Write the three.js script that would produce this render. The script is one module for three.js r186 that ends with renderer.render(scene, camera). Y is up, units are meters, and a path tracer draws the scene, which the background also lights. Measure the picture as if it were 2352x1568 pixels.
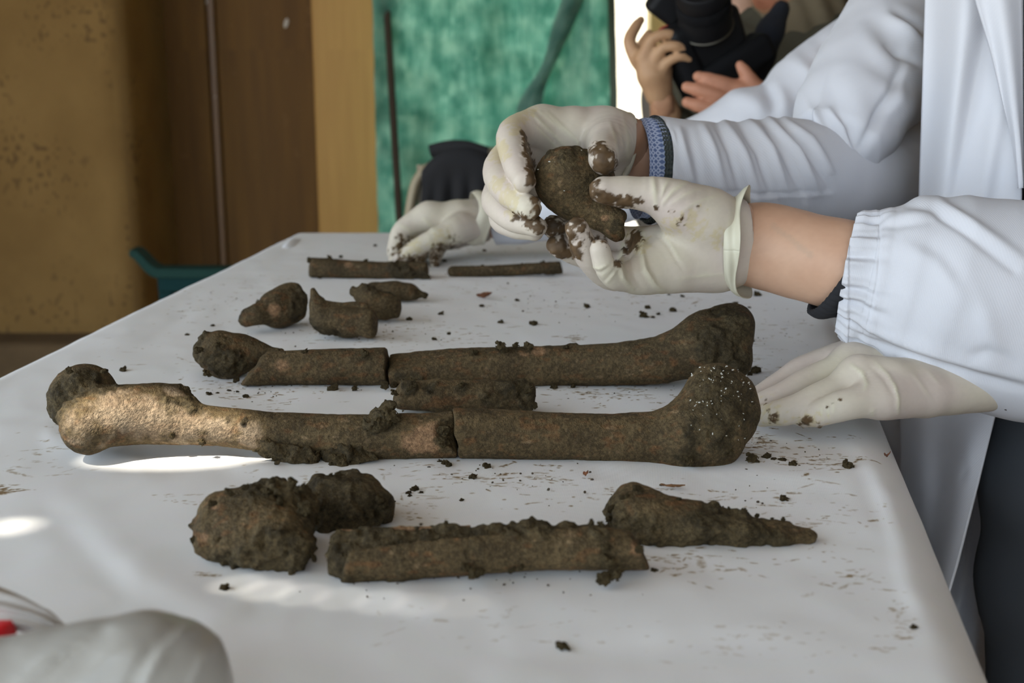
import * as THREE from 'three';
import { RoundedBoxGeometry } from 'three/addons/geometries/RoundedBoxGeometry.js';
import { mergeGeometries } from 'three/addons/utils/BufferGeometryUtils.js';

// ------------------------------------------------------------------ camera, sky, sun, exposure
const scene = new THREE.Scene();
const F = 2890, W = 2352, H = 1568, PITCH = 13.05 * Math.PI / 180;          // focal length in pixels of the 2352 x 1568 frame
const EYE = [0, 1.0, 0], TABLE = 0.75;
const camera = new THREE.PerspectiveCamera(2 * Math.atan(H / 2 / F) * 180 / Math.PI, W / H, 0.05, 120);
camera.position.set(...EYE);
camera.rotation.x = -PITCH;
camera.focus = 0.83;
camera.userData.fStop = 9.5;
scene.add(camera);
const renderer = new THREE.WebGLRenderer({ antialias: true });
renderer.toneMapping = THREE.LinearToneMapping;
renderer.toneMappingExposure = 1.52;
renderer.shadowMap.enabled = true;
scene.background = new THREE.Color(0.74, 0.87, 1.0);
scene.backgroundIntensity = 2.35;
const SUN = new THREE.Vector3(-0.5, 0.78, 0.36).normalize();               // towards the sun
const sun = new THREE.DirectionalLight(new THREE.Color(1.0, 0.93, 0.80), 7.5);
sun.target.position.set(0, 0.75, -1);
sun.position.copy(SUN).multiplyScalar(12).add(sun.target.position);
sun.castShadow = true;
sun.shadow.mapSize.set(2048, 2048);
Object.assign(sun.shadow.camera, { left: -6, right: 6, top: 6, bottom: -6, near: 0.5, far: 40 });
scene.add(sun, sun.target);

// ------------------------------------------------------------------ helpers
const PI = Math.PI, clamp = (x, a = 0, b = 1) => x < a ? a : x > b ? b : x;
const mix = (a, b, t) => a + (b - a) * t, sstep = (a, b, x) => { x = clamp((x - a) / (b - a)); return x * x * (3 - 2 * x); };
const mix3 = (a, b, t) => [mix(a[0], b[0], t), mix(a[1], b[1], t), mix(a[2], b[2], t)];
function rng(seed) { let s = seed >>> 0; return () => { s = (s + 0x6D2B79F5) >>> 0; let t = Math.imul(s ^ s >>> 15, 1 | s); t = t + Math.imul(t ^ t >>> 7, 61 | t) ^ t; return ((t ^ t >>> 14) >>> 0) / 4294967296; }; }
function hash(x, y, z) { let h = Math.imul(x, 374761393) ^ Math.imul(y, 668265263) ^ Math.imul(z, 1274126177); h = Math.imul(h ^ h >>> 13, 1274126177); h ^= h >>> 16; h = Math.imul(h, 2246822519); return ((h ^ h >>> 15) >>> 0) / 2147483648 - 1; }
function vn(x, y, z) {                                                       // value noise, -1 .. 1
  const i = Math.floor(x), j = Math.floor(y), k = Math.floor(z); let u = x - i, v = y - j, w = z - k;
  u = u * u * (3 - 2 * u); v = v * v * (3 - 2 * v); w = w * w * (3 - 2 * w);
  return mix(mix(mix(hash(i, j, k), hash(i + 1, j, k), u), mix(hash(i, j + 1, k), hash(i + 1, j + 1, k), u), v),
    mix(mix(hash(i, j, k + 1), hash(i + 1, j, k + 1), u), mix(hash(i, j + 1, k + 1), hash(i + 1, j + 1, k + 1), u), v), w);
}
function fbm(x, y, z, o = 3) { let s = 0, a = 0.55, t = 0; for (let i = 0; i < o; i++) { s += a * vn(x, y, z); t += a; a *= 0.5; x = x * 2.03 + 7.1; y = y * 2.03 + 3.7; z = z * 2.03 + 1.3; } return s / t * 1.25; }
// the photograph's pixel -> a place in the room
const sP = Math.sin(PITCH), cP = Math.cos(PITCH);
function at(px, py, d) { const a = (px - W / 2) / F * d, b = (H / 2 - py) / F * d; return [EYE[0] + a, EYE[1] - sP * d + cP * b, EYE[2] - cP * d - sP * b]; }
function proj(x, y, z) { const q = y - EYE[1], r = z - EYE[2], d = -sP * q - cP * r, b = cP * q - sP * r; return [W / 2 + x / d * F, H / 2 - b / d * F, d]; }
function rayDy(py) { return -sP + cP * (H / 2 - py) / F; }
function onPlane(px, py, h = TABLE) { return at(px, py, (h - EYE[1]) / rayDy(py)); }
// station of a shape: pixel, radius in pixels, depth (or, without depth, resting on the table with its underside lift above it)
function st(px, py, r, d, lift = 0) { if (d === undefined || d === null) d = (EYE[1] - TABLE - lift) / (-rayDy(py) + r / F); return { p: at(px, py, d), r: r * d / F }; }
// ------------------------------------------------------------------ naming and adding
const counts = {};
function numbered(name) { const n = counts[name] = (counts[name] ?? -1) + 1; return n ? name + '_' + String(n).padStart(3, '0') : name; }
function tag(o, label, category, group, kind) { const u = o.userData; if (label) u.label = label; if (category) u.category = category; if (group) u.group = group; if (kind) u.kind = kind; return o; }
function part(name, geometry, material, parent = scene) {
  const m = new THREE.Mesh(geometry, material); m.name = parent === scene ? numbered(name) : name; m.castShadow = m.receiveShadow = true; parent.add(m); return m;
}
function thing(name, label, category, group) { const o = new THREE.Group(); o.name = numbered(name); scene.add(o); return tag(o, label, category, group); }
function structure(name, geometry, material, parent = scene) { const m = part(name, geometry, material, parent); if (parent === scene) m.userData.kind = 'structure'; return m; }
// ------------------------------------------------------------------ implicit shapes: f(x, y, z) -> distance in metres, with f.box
function withBox(f, lo, hi) { f.box = [lo, hi]; return f; }
function grow(b, e) { return [b[0].map((v) => v - e), b[1].map((v) => v + e)]; }
function chain(S, k = 0) {                                                   // rounded cones through the stations
  const n = S.length, lo = [1e9, 1e9, 1e9], hi = [-1e9, -1e9, -1e9];
  for (const s of S) for (let i = 0; i < 3; i++) { lo[i] = Math.min(lo[i], s.p[i] - s.r); hi[i] = Math.max(hi[i], s.p[i] + s.r); }
  const A = S.map((s) => s.p), R = S.map((s) => s.r);
  if (n === 1) return withBox((x, y, z) => Math.hypot(x - A[0][0], y - A[0][1], z - A[0][2]) - R[0], lo, hi);
  const D = []; for (let i = 0; i < n - 1; i++) { const d = [A[i + 1][0] - A[i][0], A[i + 1][1] - A[i][1], A[i + 1][2] - A[i][2]]; D.push([...d, 1 / Math.max(1e-12, d[0] * d[0] + d[1] * d[1] + d[2] * d[2])]); }
  return withBox((x, y, z) => {
    let m = 1e9;
    for (let i = 0; i < n - 1; i++) {
      const a = A[i], d = D[i], px = x - a[0], py = y - a[1], pz = z - a[2];
      const t = clamp((px * d[0] + py * d[1] + pz * d[2]) * d[3]), ex = px - d[0] * t, ey = py - d[1] * t, ez = pz - d[2] * t;
      const q = Math.sqrt(ex * ex + ey * ey + ez * ez) - mix(R[i], R[i + 1], t);
      m = k ? smin(m, q, k) : Math.min(m, q);
    }
    return m;
  }, grow([lo, hi], k)[0], grow([lo, hi], k)[1]);
}
function smin(a, b, k) { if (b - a > k) return a; if (a - b > k) return b; const h = (k - Math.abs(a - b)) / k; return Math.min(a, b) - h * h * k * 0.25; }
function smax(a, b, k) { return -smin(-a, -b, k); }
function union(k, ...fs) {
  const lo = [0, 1, 2].map((i) => Math.min(...fs.map((f) => f.box[0][i]))), hi = [0, 1, 2].map((i) => Math.max(...fs.map((f) => f.box[1][i])));
  return withBox((x, y, z) => { let m = fs[0](x, y, z); for (let i = 1; i < fs.length; i++) { const q = fs[i](x, y, z); m = k ? smin(m, q, k) : Math.min(m, q); } return m; }, ...grow([lo, hi], k * 0.3));
}
function cut(a, b, k = 0.001) { return withBox((x, y, z) => smax(a(x, y, z), -b(x, y, z), k), ...a.box); }
function keep(a, b, k = 0.001) { return withBox((x, y, z) => smax(a(x, y, z), b(x, y, z), k), ...a.box); }
function ell(c, r, rot = [0, 0, 0]) {                                        // ellipsoid, turned by euler angles
  const q = new THREE.Quaternion().setFromEuler(new THREE.Euler(...rot)).invert(), m = new THREE.Matrix4().makeRotationFromQuaternion(q).elements, R = Math.max(...r), k = Math.min(...r);
  return withBox((x, y, z) => {
    x -= c[0]; y -= c[1]; z -= c[2];
    const a = (m[0] * x + m[4] * y + m[8] * z) / r[0], b = (m[1] * x + m[5] * y + m[9] * z) / r[1], e = (m[2] * x + m[6] * y + m[10] * z) / r[2];
    const l = Math.sqrt(a * a + b * b + e * e), g = Math.sqrt(a * a / r[0] / r[0] + b * b / r[1] / r[1] + e * e / r[2] / r[2]);
    return g > 1e-9 ? l * (l - 1) / g : -k;
  }, c.map((v) => v - R), c.map((v) => v + R));
}
function plane(p, n) { const l = Math.hypot(...n); n = n.map((v) => v / l); const d = n[0] * p[0] + n[1] * p[1] + n[2] * p[2]; return (x, y, z) => n[0] * x + n[1] * y + n[2] * z - d; }   // inside is behind the normal
function bumped(f, g, e) { return withBox((x, y, z) => { const d = f(x, y, z); return d > e * 3 || d < -e * 3 ? d : d - g(x, y, z, d); }, ...grow(f.box, e)); }
// surface nets over the blocks near the surface
function solid(f, h, color, slack = 1.5) {
  const lo = f.box[0].map((v) => v - 2.5 * h), n = [0, 1, 2].map((i) => Math.ceil((f.box[1][i] + 2.5 * h - lo[i]) / h) + 1), [nx, ny, nz] = n;
  if (nx * ny * nz > 9e7) throw new Error('grid too fine ' + n);
  const V = new Float32Array(nx * ny * nz).fill(NaN), B = 5, sx = 1, sy = nx, sz = nx * ny, blocks = [];
  for (let k = 0; k < nz - 1; k += B) for (let j = 0; j < ny - 1; j += B) for (let i = 0; i < nx - 1; i += B) {
    const c = f(lo[0] + (i + B / 2) * h, lo[1] + (j + B / 2) * h, lo[2] + (k + B / 2) * h);
    if (Math.abs(c) > B * h * 0.87 * slack + h) continue;
    blocks.push([i, j, k]);
    const ie = Math.min(nx - 1, i + B), je = Math.min(ny - 1, j + B), ke = Math.min(nz - 1, k + B);
    for (let c2 = k; c2 <= ke; c2++) for (let b = j; b <= je; b++) for (let a = i; a <= ie; a++) { const q = a + b * sy + c2 * sz; if (V[q] !== V[q]) V[q] = f(lo[0] + a * h, lo[1] + b * h, lo[2] + c2 * h); }
  }
  const id = new Map(), P = [], T = [], E = [[0, 1], [0, sy], [0, sz], [1, 1 + sy], [1, 1 + sz], [sy, sy + 1], [sy, sy + sz], [sz, sz + 1], [sz, sz + sy], [1 + sy, 1 + sy + sz], [1 + sz, 1 + sy + sz], [sy + sz, 1 + sy + sz]];
  const off = new Map([[0, [0, 0, 0]], [1, [1, 0, 0]], [sy, [0, 1, 0]], [sz, [0, 0, 1]], [1 + sy, [1, 1, 0]], [1 + sz, [1, 0, 1]], [sy + sz, [0, 1, 1]], [1 + sy + sz, [1, 1, 1]]]);
  const O = E.map(([a, b]) => [a, b, off.get(a), off.get(b)]), corners = [...off.keys()];
  for (const [i, j, k] of blocks) for (let c = k; c < Math.min(nz - 1, k + B); c++) for (let b = j; b < Math.min(ny - 1, j + B); b++) for (let a = i; a < Math.min(nx - 1, i + B); a++) {
    const q = a + b * sy + c * sz; let neg = 0; for (const o of corners) if (V[q + o] < 0) neg++;
    if (!neg || neg === 8) continue;
    let x = 0, y = 0, z = 0, m = 0;
    for (const [e, g, p0, p1] of O) { const u = V[q + e], w = V[q + g]; if (u < 0 === w < 0) continue; const t = u / (u - w); x += mix(p0[0], p1[0], t); y += mix(p0[1], p1[1], t); z += mix(p0[2], p1[2], t); m++; }
    id.set(q, P.length / 3); P.push(lo[0] + (a + x / m) * h, lo[1] + (b + y / m) * h, lo[2] + (c + z / m) * h);
  }
  for (const q of id.keys()) for (const [e, u, w] of [[sx, sy, sz], [sy, sz, sx], [sz, sx, sy]]) {
    const s0 = V[q] < 0, s1 = V[q + e] < 0; if (s0 === s1) continue;
    const a = id.get(q), b = id.get(q - u), c = id.get(q - u - w), d = id.get(q - w); if (b === undefined || c === undefined || d === undefined) continue;
    if (s0) T.push(a, b, c, a, c, d); else T.push(a, c, b, a, d, c);
  }
  const g = new THREE.BufferGeometry();
  g.setAttribute('position', new THREE.Float32BufferAttribute(P, 3)); g.setIndex(T); g.computeVertexNormals();
  if (color) paint(g, color);
  return g;
}
function boxUV(g) {                                                          // box mapping in metres; the vertices along the borders are doubled
  const p = g.attributes.position, nm = g.attributes.normal, ix = g.index, P = [], N = [], C = [], U = [], T = [], seen = new Map(), col = g.attributes.color;
  for (let t = 0; t < ix.count; t += 3) {
    let x = 0, y = 0, z = 0; for (let k = 0; k < 3; k++) { const v = ix.getX(t + k); x += nm.getX(v); y += nm.getY(v); z += nm.getZ(v); }
    const ax = Math.abs(x) > Math.abs(y) && Math.abs(x) > Math.abs(z) ? 0 : Math.abs(y) > Math.abs(z) ? 1 : 2;
    for (let k = 0; k < 3; k++) {
      const v = ix.getX(t + k), key = v * 3 + ax; let q = seen.get(key);
      if (q === undefined) { q = P.length / 3; seen.set(key, q); const a = p.getX(v), b = p.getY(v), c = p.getZ(v); P.push(a, b, c); N.push(nm.getX(v), nm.getY(v), nm.getZ(v)); if (col) C.push(col.getX(v), col.getY(v), col.getZ(v)); U.push(ax === 0 ? c : a, ax === 1 ? c : b); }
      T.push(q);
    }
  }
  const o = new THREE.BufferGeometry(); o.setAttribute('position', new THREE.Float32BufferAttribute(P, 3)); o.setAttribute('normal', new THREE.Float32BufferAttribute(N, 3)); o.setAttribute('uv', new THREE.Float32BufferAttribute(U, 2)); if (col) o.setAttribute('color', new THREE.Float32BufferAttribute(C, 3)); o.setIndex(T); return o;
}
function paint(g, color) {
  const p = g.attributes.position, c = new Float32Array(p.count * 3);
  for (let i = 0; i < p.count; i++) c.set(color(p.getX(i), p.getY(i), p.getZ(i), i), i * 3);
  g.setAttribute('color', new THREE.BufferAttribute(c, 3)); return g;
}
// a tube lofted through stations; around = 0 faces the camera, a quarter turn is up; push(u, angle, point, normal) moves the wall outwards
function loft(S, { nu = 80, nv = 72, push, squash, up = [0, 1, 0], caps = true, wall = 0 } = {}) {
  const cur = new THREE.CatmullRomCurve3(S.map((s) => new THREE.Vector3(...s.p)), false, 'centripetal'), P = [], UV = [], T = [], rs = S.map((s) => s.r), n = S.length;
  const U = new THREE.Vector3(...up), len = cur.getLength(), row = nv + 1;
  for (let i = 0; i <= nu; i++) {
    const u = i / nu, c = cur.getPoint(u), t = cur.getTangent(u), side = new THREE.Vector3().crossVectors(t, U).normalize(); if (side.z < 0) side.negate();
    const top = new THREE.Vector3().crossVectors(t, side).normalize(); if (top.dot(U) < 0) top.negate();
    const k = Math.min(n - 2, Math.floor(u * (n - 1))), w = u * (n - 1) - k, w2 = w * w * (3 - 2 * w), r = mix(rs[k], rs[k + 1], mix(w, w2, 0.6)), q = squash ? squash(u) : 1;
    for (let j = 0; j <= nv; j++) {
      const a = (j % nv) / nv * 2 * PI, nrm = side.clone().multiplyScalar(Math.cos(a) * q).addScaledVector(top, Math.sin(a)), p = c.clone().addScaledVector(nrm, r);
      if (push) p.addScaledVector(nrm, push(u, a, p, nrm));
      P.push(p.x, p.y, p.z); UV.push(j / nv * 2 * PI * r, u * len);
    }
  }
  const o = new THREE.Vector3(), ax = new THREE.Vector3();
  { const t = cur.getTangent(0.5), side = new THREE.Vector3().crossVectors(t, U); o.copy(side); ax.copy(t); }
  const s0 = new THREE.Vector3().crossVectors(cur.getTangent(0), U), flip = s0.z < 0;
  for (let i = 0; i < nu; i++) for (let j = 0; j < nv; j++) { const a = i * row + j, b = a + 1, c = a + row, d = c + 1; T.push(a, c, b, b, c, d); }
  if (caps) for (const i of [0, nu]) { const c = cur.getPoint(i / nu), m = P.length / 3; P.push(c.x, c.y, c.z); UV.push(0, 0); for (let j = 0; j < nv; j++) { const a = i * row + j, b = a + 1; if (i) T.push(m, a, b); else T.push(m, b, a); } }
  const g = new THREE.BufferGeometry(); g.setAttribute('position', new THREE.Float32BufferAttribute(P, 3)); g.setAttribute('uv', new THREE.Float32BufferAttribute(UV, 2)); g.setIndex(T);
  return outward(g, S[Math.floor(n / 2)].p);
}
function smoothSeam(g, row, nu) { const nm = g.attributes.normal; for (let i = 0; i <= nu; i++) { const a = i * row, b = a + row - 1, v = new THREE.Vector3().fromBufferAttribute(nm, a).add(new THREE.Vector3().fromBufferAttribute(nm, b)).normalize(); nm.setXYZ(a, v.x, v.y, v.z); nm.setXYZ(b, v.x, v.y, v.z); } }
function outward(g) {                                                       // turns all faces if the enclosed volume comes out negative
  const p = g.attributes.position, ix = g.index; let v = 0; const a = new THREE.Vector3(), b = new THREE.Vector3(), c = new THREE.Vector3();
  for (let i = 0; i < ix.count; i += 3) { a.fromBufferAttribute(p, ix.getX(i)); b.fromBufferAttribute(p, ix.getX(i + 1)); c.fromBufferAttribute(p, ix.getX(i + 2)); v += a.dot(b.cross(c)); }
  if (v < 0) for (let i = 0; i < ix.count; i += 3) { const t = ix.getX(i + 1); ix.setX(i + 1, ix.getX(i + 2)); ix.setX(i + 2, t); }
  g.computeVertexNormals(); return g;
}
// a cloth sheet with a thickness: f(u, v) -> [x, y, z]
function sheet(f, nu, nv, th = 0.0015) {
  const P = [], UV = [], T = [], row = nv + 1, N = (nu + 1) * row, base = [];
  for (let i = 0; i <= nu; i++) for (let j = 0; j <= nv; j++) base.push(new THREE.Vector3(...f(i / nu, j / nv)));
  const nrm = base.map((p, q) => { const i = Math.floor(q / row), j = q % row, a = base[Math.min(nu, i + 1) * row + j], b = base[Math.max(0, i - 1) * row + j], c = base[i * row + Math.min(nv, j + 1)], d = base[i * row + Math.max(0, j - 1)]; return a.clone().sub(b).cross(c.clone().sub(d)).normalize(); });
  const lu = base[0].distanceTo(base[nu * row]), lv = base[0].distanceTo(base[nv]);
  for (const s of [0.5, -0.5]) base.forEach((p, q) => { const v = p.clone().addScaledVector(nrm[q], s * th); P.push(v.x, v.y, v.z); UV.push(Math.floor(q / row) / nu * lu, q % row / nv * lv); });
  for (let i = 0; i < nu; i++) for (let j = 0; j < nv; j++) { const a = i * row + j, b = a + 1, c = a + row, d = c + 1; T.push(a, c, b, b, c, d, N + a, N + b, N + c, N + b, N + d, N + c); }
  const rim = []; for (let j = 0; j < nv; j++) rim.push([j, j + 1]); for (let i = 0; i < nu; i++) rim.push([i * row + nv, (i + 1) * row + nv]); for (let j = nv; j > 0; j--) rim.push([nu * row + j, nu * row + j - 1]); for (let i = nu; i > 0; i--) rim.push([i * row, (i - 1) * row]);
  for (const [a, b] of rim) T.push(a, b, N + a, b, N + b, N + a);
  const g = new THREE.BufferGeometry(); g.setAttribute('position', new THREE.Float32BufferAttribute(P, 3)); g.setAttribute('uv', new THREE.Float32BufferAttribute(UV, 2)); g.setIndex(T);
  return outward(g);
}
// folds: ridges (a > 0) and valleys along lines traced in the photograph's pixels; real relief of the cloth, height a in millimetres
function folds(list) {
  const L = list.map(([a, w, ...p]) => ({ a: a / 1000, w, p, x0: Math.min(...p.map((q) => q[0])) - 3 * w, x1: Math.max(...p.map((q) => q[0])) + 3 * w, y0: Math.min(...p.map((q) => q[1])) - 3 * w, y1: Math.max(...p.map((q) => q[1])) + 3 * w }));
  return (X, Y) => {
    let s = 0;
    for (const l of L) {
      if (X < l.x0 || X > l.x1 || Y < l.y0 || Y > l.y1) continue;
      let m = 1e9, tt = 0; const n = l.p.length - 1;
      for (let i = 0; i < n; i++) { const [ax, ay] = l.p[i], bx = l.p[i + 1][0] - ax, by = l.p[i + 1][1] - ay, t = clamp(((X - ax) * bx + (Y - ay) * by) / (bx * bx + by * by)), q = Math.hypot(X - ax - bx * t, Y - ay - by * t); if (q < m) { m = q; tt = (i + t) / n; } }
      s += l.a * Math.exp(-m * m / l.w / l.w) * (0.35 + 0.65 * Math.sin(PI * clamp(tt * 0.9 + 0.05)));
    }
    return s;
  };
}
// marks of dirt, each [pixel x, pixel y, radius in pixels, strength]; where() says how far a place is inside one (0 .. 1, ragged edge)
function marks(list, rag = 0.85) {
  return (x, y, z) => { const [X, Y] = proj(x, y, z); let m = 0; for (const [a, b, r, s = 1, e = 1] of list) { const q = Math.hypot((X - a), (Y - b) * e) / r; if (q < 1.6) m = Math.max(m, s * (1.15 - q)); } if (m <= 0) return 0; return sstep(0.02, 0.36, m + rag * 0.9 * fbm(x * 330, y * 330, z * 330, 4) - 0.16); };
}
const stroke = (x0, y0, x1, y1, r, n = 4, s = 1) => Array.from({ length: n }, (_, i) => [mix(x0, x1, i / (n - 1)), mix(y0, y1, i / (n - 1)), r, s]);
function texture(w, h, f, srgb = true) {
  const d = new Uint8Array(w * h * 4); for (let j = 0; j < h; j++) for (let i = 0; i < w; i++) { const c = f(i / w, j / h, i, j), o = (j * w + i) * 4; d[o] = clamp(c[0]) * 255; d[o + 1] = clamp(c[1]) * 255; d[o + 2] = clamp(c[2]) * 255; d[o + 3] = 255; }
  const t = new THREE.DataTexture(d, w, h); t.magFilter = THREE.LinearFilter; t.wrapS = t.wrapT = THREE.RepeatWrapping; if (srgb) t.colorSpace = THREE.SRGBColorSpace; t.needsUpdate = true; return t;
}
function box(w, h, d, x, y, z, r = 0) { const g = r ? new RoundedBoxGeometry(w, h, d, 3, r) : new THREE.BoxGeometry(w, h, d); g.translate(x, y, z); return g; }
const std = (o) => new THREE.MeshStandardMaterial({ roughness: 0.85, ...o });
const phys = (o) => new THREE.MeshPhysicalMaterial({ roughness: 0.85, ...o });
function rgb(r, g, b) { return new THREE.Color().setRGB(r, g, b); }
// ------------------------------------------------------------------ the setting
const grain = (seed, u, v, fx, fy) => fbm(u * fx + seed, v * fy, seed * 3.1, 4);
const plaster = texture(512, 512, (u, v) => {
  const p = fbm(u * 9, v * 9, 2, 4), s = vn(u * 120, v * 90, 5), m = sstep(0.42, 0.75, s) * sstep(-0.1, 0.5, fbm(u * 7, v * 5, 9, 3)) * 0.5;
  return mix3(mix3([0.60, 0.475, 0.275], [0.52, 0.40, 0.215], p * 0.5 + 0.5), [0.28, 0.20, 0.10], m);
});
plaster.repeat.set(0.9, 0.9);
const plasterMat = std({ map: plaster, color: rgb(0.86, 0.86, 0.86), roughness: 0.95, bumpMap: plaster, bumpScale: 0.004 });
const darkWood = texture(512, 1024, (u, v) => {
  const g = grain(3, u, v, 46, 3), w = grain(8, u, v, 9, 1.6), f = sstep(0.8, 0.93, vn(u * 70, v * 55, 4));
  return mix3(mix3([0.45, 0.318, 0.12], [0.355, 0.24, 0.085], clamp(g * 0.5 + 0.5 + w * 0.3)), [0.50, 0.37, 0.22], f * 0.35);
});
const darkWoodMat = std({ map: darkWood, roughness: 0.8, bumpMap: darkWood, bumpScale: 0.0006 });
const paleWood = texture(256, 1024, (u, v) => { const g = grain(5, u, v, 40, 2.5); return mix3([0.77, 0.585, 0.29], [0.68, 0.50, 0.23], clamp(g * 0.5 + 0.5)); });
const paleWoodMat = std({ map: paleWood, roughness: 0.6, bumpMap: paleWood, bumpScale: 0.0005 });
const concrete = texture(512, 512, (u, v) => mix3([0.44, 0.36, 0.25], [0.34, 0.27, 0.18], fbm(u * 14, v * 14, 1, 5) * 0.5 + 0.5));
const floorMat = std({ map: concrete, roughness: 0.9, bumpMap: concrete, bumpScale: 0.003 });
function uvMetres(g) {                                                       // box mapping in metres for boxes
  const p = g.attributes.position, n = g.attributes.normal, u = new Float32Array(p.count * 2);
  for (let i = 0; i < p.count; i++) { const a = Math.abs(n.getX(i)), b = Math.abs(n.getY(i)), c = Math.abs(n.getZ(i)); u[2 * i] = a > b && a > c ? p.getZ(i) : p.getX(i); u[2 * i + 1] = b > a && b > c ? p.getZ(i) : p.getY(i); }
  g.setAttribute('uv', new THREE.BufferAttribute(u, 2)); return g;
}
const RH = 2.65;                                                             // the roof's underside
structure('floor', uvMetres(box(7.2, 0.15, 7.4, 0.8, -0.075, -1.6)), floorMat);
structure('ground', uvMetres(box(70, 0.1, 70, 0, -0.2, -10)), std({ color: rgb(0.50, 0.47, 0.42), roughness: 0.95 }));
structure('outside_wall', uvMetres(box(12, 3.4, 0.25, 2, 1.6, -9.5)), std({ color: rgb(0.78, 0.70, 0.56), roughness: 0.95 }));
// pillar with a rounded arris on a low plinth
const pillar = structure('pillar', uvMetres(box(1.25, RH, 0.62, -1.70, RH / 2, -3.87, 0.07)), plasterMat);
structure('plinth', uvMetres(box(1.40, 0.20, 0.80, -1.70, 0.10, -3.82, 0.02)), std({ map: concrete, roughness: 0.95, bumpMap: concrete, bumpScale: 0.006 }), pillar);
// the back wall round the door opening and to the right of the way out
const backWall = structure('wall_back', uvMetres(box(2.9, RH, 0.2, 1.90, RH / 2, -4.1)), std({ color: rgb(0.62, 0.44, 0.20), roughness: 0.95 }));
structure('added_wall_left', uvMetres(box(0.2, RH, 2.6, -2.45, RH / 2, -3.1)), plasterMat);  // unseen wall, added to keep direct sun off the pillar and the back dim
structure('wall_back_left', uvMetres(box(0.9, RH, 0.2, -2.5, RH / 2, -4.3)), plasterMat);
structure('wall_right', uvMetres(box(0.2, RH, 6.2, 3.1, RH / 2, -1.2)), std({ color: rgb(0.52, 0.42, 0.27), roughness: 0.95 }));
structure('wall_front', uvMetres(box(2.6, RH, 0.2, 1.9, RH / 2, 1.9)), std({ color: rgb(0.52, 0.42, 0.27), roughness: 0.95 }));
{                                                                            // the roof, with the chinks that let the sun through
  const s = new THREE.Shape(); s.moveTo(-2.35, -2.3); s.lineTo(3.3, -2.3); s.lineTo(3.3, 4.45); s.lineTo(-2.35, 4.45); s.closePath();   // plan: x, -z
  const hole = (px, py, h, hx, hz, turn = 0) => {
    const p = onPlane(px, py, h), k = (RH - h) / SUN.y, x = p[0] + SUN.x * k, y = -(p[2] + SUN.z * k), c = new THREE.Path();
    c.absellipse(x, y, hx, hz, 0, 2 * PI, true, turn); s.holes.push(c);
  };
  hole(360, 985, TABLE + 0.022, 0.060, 0.0205, 0.1);
  hole(20, 1212, TABLE, 0.011, 0.007);
  for (const [x, y, r] of [[540, 1342, 5.5], [610, 1356, 6], [690, 1366, 4.6], [780, 1374, 4.2], [870, 1382, 4], [960, 1388, 3.6], [1060, 1392, 3.2]]) hole(x, y, TABLE, r / 1350, r / 1350);
  const g = new THREE.ExtrudeGeometry(s, { depth: 0.002, bevelEnabled: false, curveSegments: 20 }); g.rotateX(-PI / 2); g.translate(0, RH, 0);
  structure('ceiling', g, std({ color: rgb(0.30, 0.24, 0.16), roughness: 0.9 }));
}
{                                                                            // the dark door: a frame slab, two boards and the strip that covers their joint
  const z = -4.02, X = (px) => (px - W / 2) / F * 4.0, door = structure('door_1', box(0.74, 2.5, 0.03, X(515), 1.25, z - 0.03), darkWoodMat);
  uvMetres(door.geometry);
  structure('board', uvMetres(box(X(492) - X(270), 2.48, 0.022, (X(492) + X(270)) / 2, 1.25, z, 0.003)), darkWoodMat, door);
  structure('board', uvMetres(box(X(748) - X(516), 2.48, 0.022, (X(748) + X(516)) / 2, 1.25, z, 0.003)), darkWoodMat, door);
  structure('joint_strip', uvMetres(box(X(513) - X(495), 2.48, 0.026, (X(513) + X(495)) / 2, 1.25, z, 0.006)), std({ map: darkWood, roughness: 0.45, color: rgb(1.15, 1.1, 1.05) }), door);
  const chip = std({ color: rgb(0.55, 0.50, 0.42) });
  for (const [px, py, r] of [[672, 55, 7], [505, 221, 3.5], [497, 8, 3]]) { const p = at(px, py, 4.0), g = new THREE.SphereGeometry(r / F * 4, 8, 6); g.scale(0.7, 1.6, 0.25); g.rotateZ(-0.3); g.translate(p[0], p[1], z + 0.012); structure('paint_chip', g, chip, door); }
  const jamb = structure('trim_1', uvMetres(box((890 - 733) / F * 3.93, 2.6, 0.16, (811.5 - W / 2) / F * 3.93, 1.3, -3.98, 0.006)), paleWoodMat);
  const post = structure('trim_2', uvMetres(box(0.055, 2.6, 0.12, (1501 - W / 2) / F * 3.9, 1.3, -3.92, 0.006)), std({ color: rgb(0.72, 0.48, 0.17), roughness: 0.6 }));
}
{                                                                            // the thin brown pole that leans in front of the net
  const a = at(886, -20, 3.62), b = at(919, 530, 3.55), d = new THREE.Vector3(...b).sub(new THREE.Vector3(...a)), k = (a[1] - 0.02) / -d.y, e = new THREE.Vector3(...a).addScaledVector(d, k), t = new THREE.Vector3(...a).addScaledVector(d, -0.25);
  const pole = thing('pole', 'thin dark brown pole leaning in front of the green shade net', 'pole');
  pole.position.copy(e);
  const pm = std({ color: rgb(0.045, 0.026, 0.012), roughness: 0.7 });
  const g = new THREE.TubeGeometry(new THREE.LineCurve3(new THREE.Vector3(), t.clone().sub(e)), 4, 0.0105, 12, false); part('shaft', g, pm, pole);
  const foot = new THREE.CylinderGeometry(0.012, 0.015, 0.03, 14); foot.translate(0, 0.0, 0); part('foot', foot, pm, pole);
}
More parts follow.
